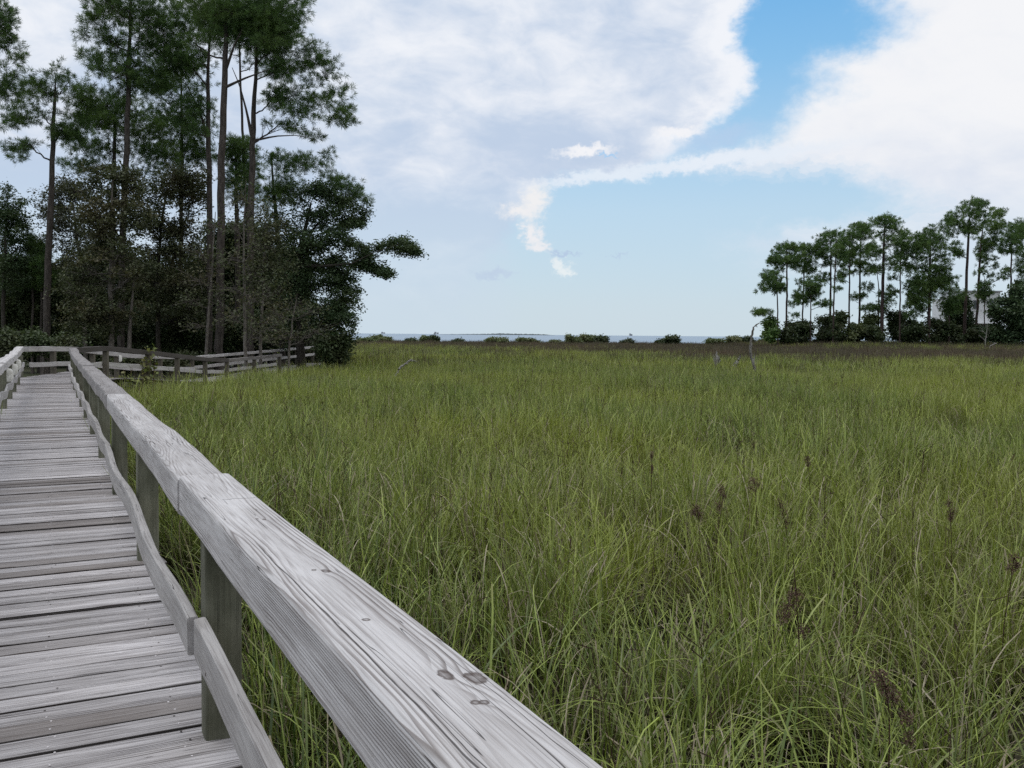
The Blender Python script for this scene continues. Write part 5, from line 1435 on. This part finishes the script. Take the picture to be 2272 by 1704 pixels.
# names sort alphabetically = instance index order
for q in range(5):
    tuft('tuft_a%d' % q, 500 + q, 46, 0.20, 0.5, 1.28, 0.0050, 0.0135, 2.4, 0.22, cg, seg=8)
for q in range(2):
    tuft('tuft_b%d' % q, 520 + q, 34, 0.15, 0.45, 1.05, 0.0035, 0.0085, 2.2, 0.62, cg, seg=7)
for q in range(4):
    tuft('tuft_c%d' % q, 540 + q, 70, 0.50, 0.7, 1.15, 0.009, 0.018, 1.9, 0.14, cg, seg=4)
for q in range(3):
    tuft('tuft_d%d' % q, 560 + q, 90, 1.0, 0.7, 1.15, 0.02, 0.04, 1.7, 0.12, cg, seg=3)
NA, NB_, NC_, ND_ = 5, 2, 4, 3
cr = bpy.data.collections.new('rush_tufts')
for q in range(3):
    tuft('rush_a%d' % q, 580 + q, 100, 0.9, 0.75, 1.25, 0.012, 0.03, 0.55, 0.3, cr, M_rush, seg=3)

rg = np.random.default_rng(99)


def ring(r0, r1, dens, a0=-58, a1=58):
    A = 0.5 * (r1 * r1 - r0 * r0) * math.radians(a1 - a0)
    n_ = int(A * dens)
    r = np.sqrt(rg.uniform(r0 * r0, r1 * r1, n_))
    a = np.radians(rg.uniform(a0, a1, n_))
    return r * np.sin(a), r * np.cos(a)


def open_marsh(x, y, m_=0.0):
    s_ = x * AX[0] + y * AX[1]
    p_ = x * NX_[0] + y * NX_[1]
    ok = ~((p_ > -1.12 - m_) & (p_ < 0.82 + m_) & (s_ < 36.5))
    xl = np.interp(y, RL[:, 1], RL[:, 0])
    xr = np.interp(y, RR[:, 1], RR[:, 0])
    ok &= ~((y > 29) & (y < 62.5) & (x > xl - 0.35 - m_) & (x < xr + 0.35 + m_))
    # the wooded ground left of the ramp
    ok &= ~((y > 46) & (y < 90) & (x < -8 - (y - 46) * 0.05 + np.where(y > 62, 0, -2) ) & (x < np.where(y < 62, xl - 0.5, 99)))
    ok &= ~((p_ < -0.9) & (s_ > 27) & (y < 62))
    ok &= ~((y > 28) & (y < 62) & (x < xl + 0.5) & (s_ > 27))
    return ok


def nz(x, y, sc, ph):
    return (np.sin(x * sc + ph) * np.cos(y * sc * 1.31 + ph * 2.1) + np.sin((x * 0.6 + y) * sc * 1.9 + ph * 0.7) * 0.6 + np.sin((x - 0.7 * y) * sc * 3.3 + ph) * 0.35) / 1.95


P_, Rt_, S_, I_ = [], [], [], []
PR, RR_, SR, IR = [], [], [], []
zones = [(0.3, 7.0, 17, 'near', -80, 80), (7.0, 14.0, 16, 'near', -62, 55), (14.0, 26.0, 6.5, 'nearfar', -50, 48), (26, 55, 3.0, 'mid', -46, 44), (55, 110, 1.15, 'far', -38, 40), (110, 206, 0.75, 'far', -32, 38)]
for (r0, r1, dn, zn, a0, a1) in zones:
    x, y = ring(r0, r1, dn, a0, a1)
    k_ = open_marsh(x, y, {'near': 0.0, 'nearfar': 0.05, 'mid': 0.3, 'far': 0.8}[zn])
    x, y = x[k_], y[k_]
    if zn in ('near', 'nearfar'):
        k_ = rg.random(len(x)) < np.clip(0.62 + 0.75 * nz(x, y, 1.9, 5.0), 0.12, 1)
        x, y = x[k_], y[k_]
    n_ = len(x)
    hgt = 0.86 + 0.16 * nz(x, y, 0.35, 1.0) + rg.normal(0, 0.12, n_)
    lean = nz(x, y, 0.22, 4.0) * 2.2 + 2.6
    tl = np.abs(rg.normal(0.10, 0.10, n_)) + 0.10 * np.clip(nz(x, y, 0.5, 2.0), 0, 1)
    rz = rg.uniform(0, 6.283, n_)
    rot = np.stack([tl * np.cos(lean), tl * np.sin(lean), rz], 1)
    z = gz(x, y)
    pr = rg.random(n_)
    if zn == 'near':
        dr = 0.10 + 0.22 * np.clip(nz(x, y, 0.8, 3.0) + 0.1, 0, 1)
        idx = np.where(pr < dr, NA + rg.integers(0, NB_, n_), rg.integers(0, NA, n_))
    elif zn == 'nearfar':
        idx = np.where(pr < 0.10, NA + rg.integers(0, NB_, n_), np.where(pr < 0.45, rg.integers(0, NA, n_), NA + NB_ + rg.integers(0, NC_, n_)))
    elif zn == 'mid':
        idx = NA + NB_ + rg.integers(0, NC_, n_)
    else:
        idx = NA + NB_ + NC_ + rg.integers(0, ND_, n_)
    sc = np.stack([np.ones(n_), np.ones(n_), np.ones(n_)], 1) * np.stack([rg.uniform(0.85, 1.2, n_), rg.uniform(0.85, 1.2, n_), hgt], 1)
    # brown rush belt
    xx = x / np.maximum(y, 1)
    start = np.interp(xx, [-0.17, -0.08, 0.0, 0.10, 0.17, 0.24, 0.33, 0.5], [150, 125, 112, 92, 72, 74, 66, 62])
    pb = np.clip((y - start - 4) / 28 + 0.2 + 0.7 * nz(x, y, 0.12, 0.6), 0, 1)
    pb = np.where((ridge(x, y) > 0.3), pb * 0.55, pb)
    pb = np.maximum(pb, np.clip((y - 48) / 60, 0, 1) * (0.16 + 0.3 * np.clip(nz(x, y, 0.16, 2.5), 0, 1)))
    rush = (rg.random(n_) < pb * 0.93) & (y > 50)
    g_ = ~rush
    P_.append(np.stack([x, y, z], 1)[g_]); Rt_.append(rot[g_]); S_.append(sc[g_]); I_.append(idx[g_])
    sc2 = sc.copy(); sc2[:, 2] *= 1.06
    PR.append(np.stack([x, y, z], 1)[rush]); RR_.append(rot[rush] * np.array([.5, .5, 1])); SR.append(sc2[rush]); IR.append(rg.integers(0, 3, n_)[rush])
tag(scatter('marsh_grass', cg, np.vstack(P_), np.vstack(Rt_), np.vstack(S_), np.concatenate(I_)), kind='stuff')
tag(scatter('rush_bed', cr, np.vstack(PR), np.vstack(RR_), np.vstack(SR), np.concatenate(IR)), kind='stuff')
print('grass tufts', sum(map(len, P_)), 'rush', sum(map(len, PR)))

# ------------------------------------------------------------------ brown sedge seed heads standing out of the grass
M_seed = leaf_mat('seed_head', (0.07, 0.04, 0.03), (0.22, 0.135, 0.10), (0.15, 0.09, 0.068), 0.15, 8.0)
GSD = 'brown seed heads in the near grass'
seeds = [
    (4.3, [(1975, 1600), (1968, 1540), (1953, 1492)], [(1950, 1500, 24, 20), (1966, 1525, 22, 22), (1982, 1548, 20, 20), (2010, 1590, 18, 26), (2018, 1640, 14, 24)], 'large dense dark brown seed head drooping over the bottom right grass'),
    (5.2, [(1775, 1480), (1772, 1400), (1765, 1300), (1760, 1240)], [(1752, 1345, 26, 26), (1742, 1368, 22, 18), (1765, 1320, 20, 16), (1780, 1400, 18, 20)], 'tall dark stem with a loose brown seed head, right of centre in near grass'),
    (8.6, [(1680, 1200), (1678, 1110), (1674, 1070)], [(1672, 1066, 13, 11), (1668, 1084, 14, 13), (1682, 1076, 9, 12)], 'compact dark brown seed head highest in the near right grass'),
    (8.2, [(1752, 1330), (1748, 1200), (1735, 1120)], [(1730, 1118, 11, 16), (1738, 1140, 11, 16), (1746, 1160, 12, 14)], 'long dark brown seed head on a tall stem right of the compact one'),
    (8.2, [(2112, 1230), (2110, 1160), (2106, 1116)], [(2105, 1118, 10, 12), (2113, 1138, 11, 14), (2108, 1150, 8, 10)], 'narrow dark brown seed head alone near the right edge'),
    (8.0, [(1556, 1290), (1553, 1190), (1546, 1110)], [(1545, 1128, 12, 12), (1552, 1142, 10, 10), (1538, 1138, 8, 9)], 'faint brown seed head, leftmost of the near right grass'),
    (8.4, [(1585, 1300), (1592, 1180), (1600, 1080)], [(1600, 1085, 9, 13), (1596, 1122, 10, 14), (1606, 1100, 8, 10)], 'pale brown seed head on a long dark stem between the faint and the compact ones'),
    (6.0, [(2225, 1400), (2240, 1310), (2250, 1235)], [(2250, 1240, 13, 16), (2242, 1262, 12, 14), (2256, 1256, 8, 10)], 'reddish brown seed head close to the right edge of the photo'),
    (9.5, [(1800, 1130), (1796, 1060), (1790, 1010)], [(1790, 1018, 7, 9), (1794, 1030, 7, 8)], 'small brown seed head farther back above the compact one'),
    (9.0, [(1435, 1190), (1446, 1080), (1446, 1010)], [(1446, 1010, 4, 12), (1447, 1040, 4, 12)], 'thin dark upright spike near the middle of the grass'),
]
for sd, (D_, st, hd, lb) in enumerate(seeds):
    rg = np.random.default_rng(700 + sd)
    pts = np.array([PX(x, y, D_) for x, y in st])
    pts = np.vstack([[pts[0][0], pts[0][1], float(gz(pts[0][0], pts[0][1])) - .03], pts])
    t = empty('sedge', tuple(pts[0]), lb, 'plant', GSD)
    b = MB()
    L = np.linspace(0, 1, len(pts))
    q = np.linspace(0, 1, 12)
    c_ = np.stack([np.interp(q, L, pts[:, a]) for a in range(3)], 1)
    c_[1:-1] = (c_[:-2] + 2 * c_[1:-1] + c_[2:]) / 4
    b.tube(c_, np.linspace(0.0042, 0.0022, 12), 5)
    h = MB()
    kk = D_ / FPX
    for (x, y, rx, ry) in hd:
        cc = PX(x, y, D_)
        b.tube(bez(c_[-3], (c_[-3] + cc) / 2 + np.array([0, 0, .01]), cc, 4), [0.002] * 4, 3)
        nn = int(150 + 90 * rx * ry / 400)
        dv = mfrand(rg, nn) * (rg.random(nn)[:, None] ** 0.4) * np.array([rx, rx, ry]) * kk
        leaves(h, cc + dv, 0.0062, rg, 0.1, 1.5)
        for a in range(16):
            b.tube(bez(cc, cc + dv[a] * .5 + np.array([0, 0, .005]), cc + dv[a], 3), [0.0011] * 3, 3, cap=False)
    b.build('stem', M_stalk, t)
    h.build('seed_head', M_seed, t)

# tall dead stalks scattered through the meadow: countless, one object
b = MB()
rg = np.random.default_rng(31)
x, y = [], []
for (r0, r1, dn) in ((2.5, 14, 1.3), (14, 40, 0.42), (40, 75, 0.08)):
    a_, c_ = ring(r0, r1, dn, -30, 40)
    x.append(a_); y.append(c_)
x, y = np.concatenate(x), np.concatenate(y)
k_ = open_marsh(x, y, 0.2)
for px_, py_ in zip(x[k_], y[k_]):
    h_ = rg.uniform(0.85, 1.3)
    wd = 0.0022 + 0.00011 * math.hypot(px_, py_)
    p0 = np.array([px_, py_, float(gz(px_, py_))])
    p2 = p0 + np.array([rg.normal(0, .12), rg.normal(0, .12), h_])
    b.tube(bez(p0, (p0 + p2) / 2 + rg.normal(0, .05, 3), p2, 5), np.linspace(wd, wd * .5, 5), 3, cap=False)
    for a in range(rg.integers(2, 7)):
        u = rg.uniform(.6, 1.0)
        s0 = p0 * (1 - u) + p2 * u
        e0 = s0 + np.array([rg.normal(0, .05), rg.normal(0, .05), rg.uniform(.02, .10)])
        b.tube([s0, (s0 + e0) / 2, e0], [wd * .6, wd * 1.1, wd * .4], 3, cap=False)
tag(b.build('dead_stalks', M_stalk), kind='stuff')

# ------------------------------------------------------------------ far island and towers across the bay
M_isle = simple_mat('island_trees', (0.065, 0.085, 0.09), (0.10, 0.125, 0.13), 0.02)
b = MB()
Di = 5200.0
rg = np.random.default_rng(3)
xs_ = np.linspace(PX(975, 740, Di)[0], PX(1232, 742, Di)[0], 90)
prof = np.clip(np.sin(np.linspace(0.12, math.pi - 0.05, 90)) ** 0.35, 0, 1) * (7.5 + rg.normal(0, 1.0, 90)) * np.interp(np.arange(90), [0, 30, 45, 80, 89], [0.35, 0.55, 1.0, 0.95, 0.3])
vs = []
for k in range(90):
    for (dy_, hz) in ((0, 0), (15, .8), (60, 1.0), (140, .8), (180, 0)):
        vs.append((xs_[k], Di + dy_, -1.6 + hz * prof[k]))
f = [[i_ * 5 + j_, (i_ + 1) * 5 + j_, (i_ + 1) * 5 + j_ + 1, i_ * 5 + j_ + 1] for i_ in range(89) for j_ in range(4)]
b.add(vs, f)
tag(b.build('island', M_isle), kind='structure')
M_tower = simple_mat('tower_concrete', (0.25, 0.26, 0.28), (0.35, 0.36, 0.38), 0.05)
for (x, w_, h_, lb) in ((848, 10, 4, 'faint far building on the horizon left of the island, first of two'), (966, 12, 5, 'faint far building on the horizon at the left tip of the island'), (1398, 9, 5, 'faint far tower block on the horizon right of the island')):
    c0 = PX(x, 742, 9000.0)
    kt = 9000.0 / FPX
    t = empty('tower_block', (c0[0], 9000.0, -1.3), lb, 'building', 'towers across the bay')
    b = MB()
    b.box((c0[0], 9000, -1.3 + h_ * kt / 2), (w_ * kt * 0.35, 20, h_ * kt))
    b.box((c0[0] + w_ * kt * 0.42, 9010, -1.3 + h_ * kt * .36), (w_ * kt * 0.3, 20, h_ * kt * .72))
    b.build('wall', M_tower, t)
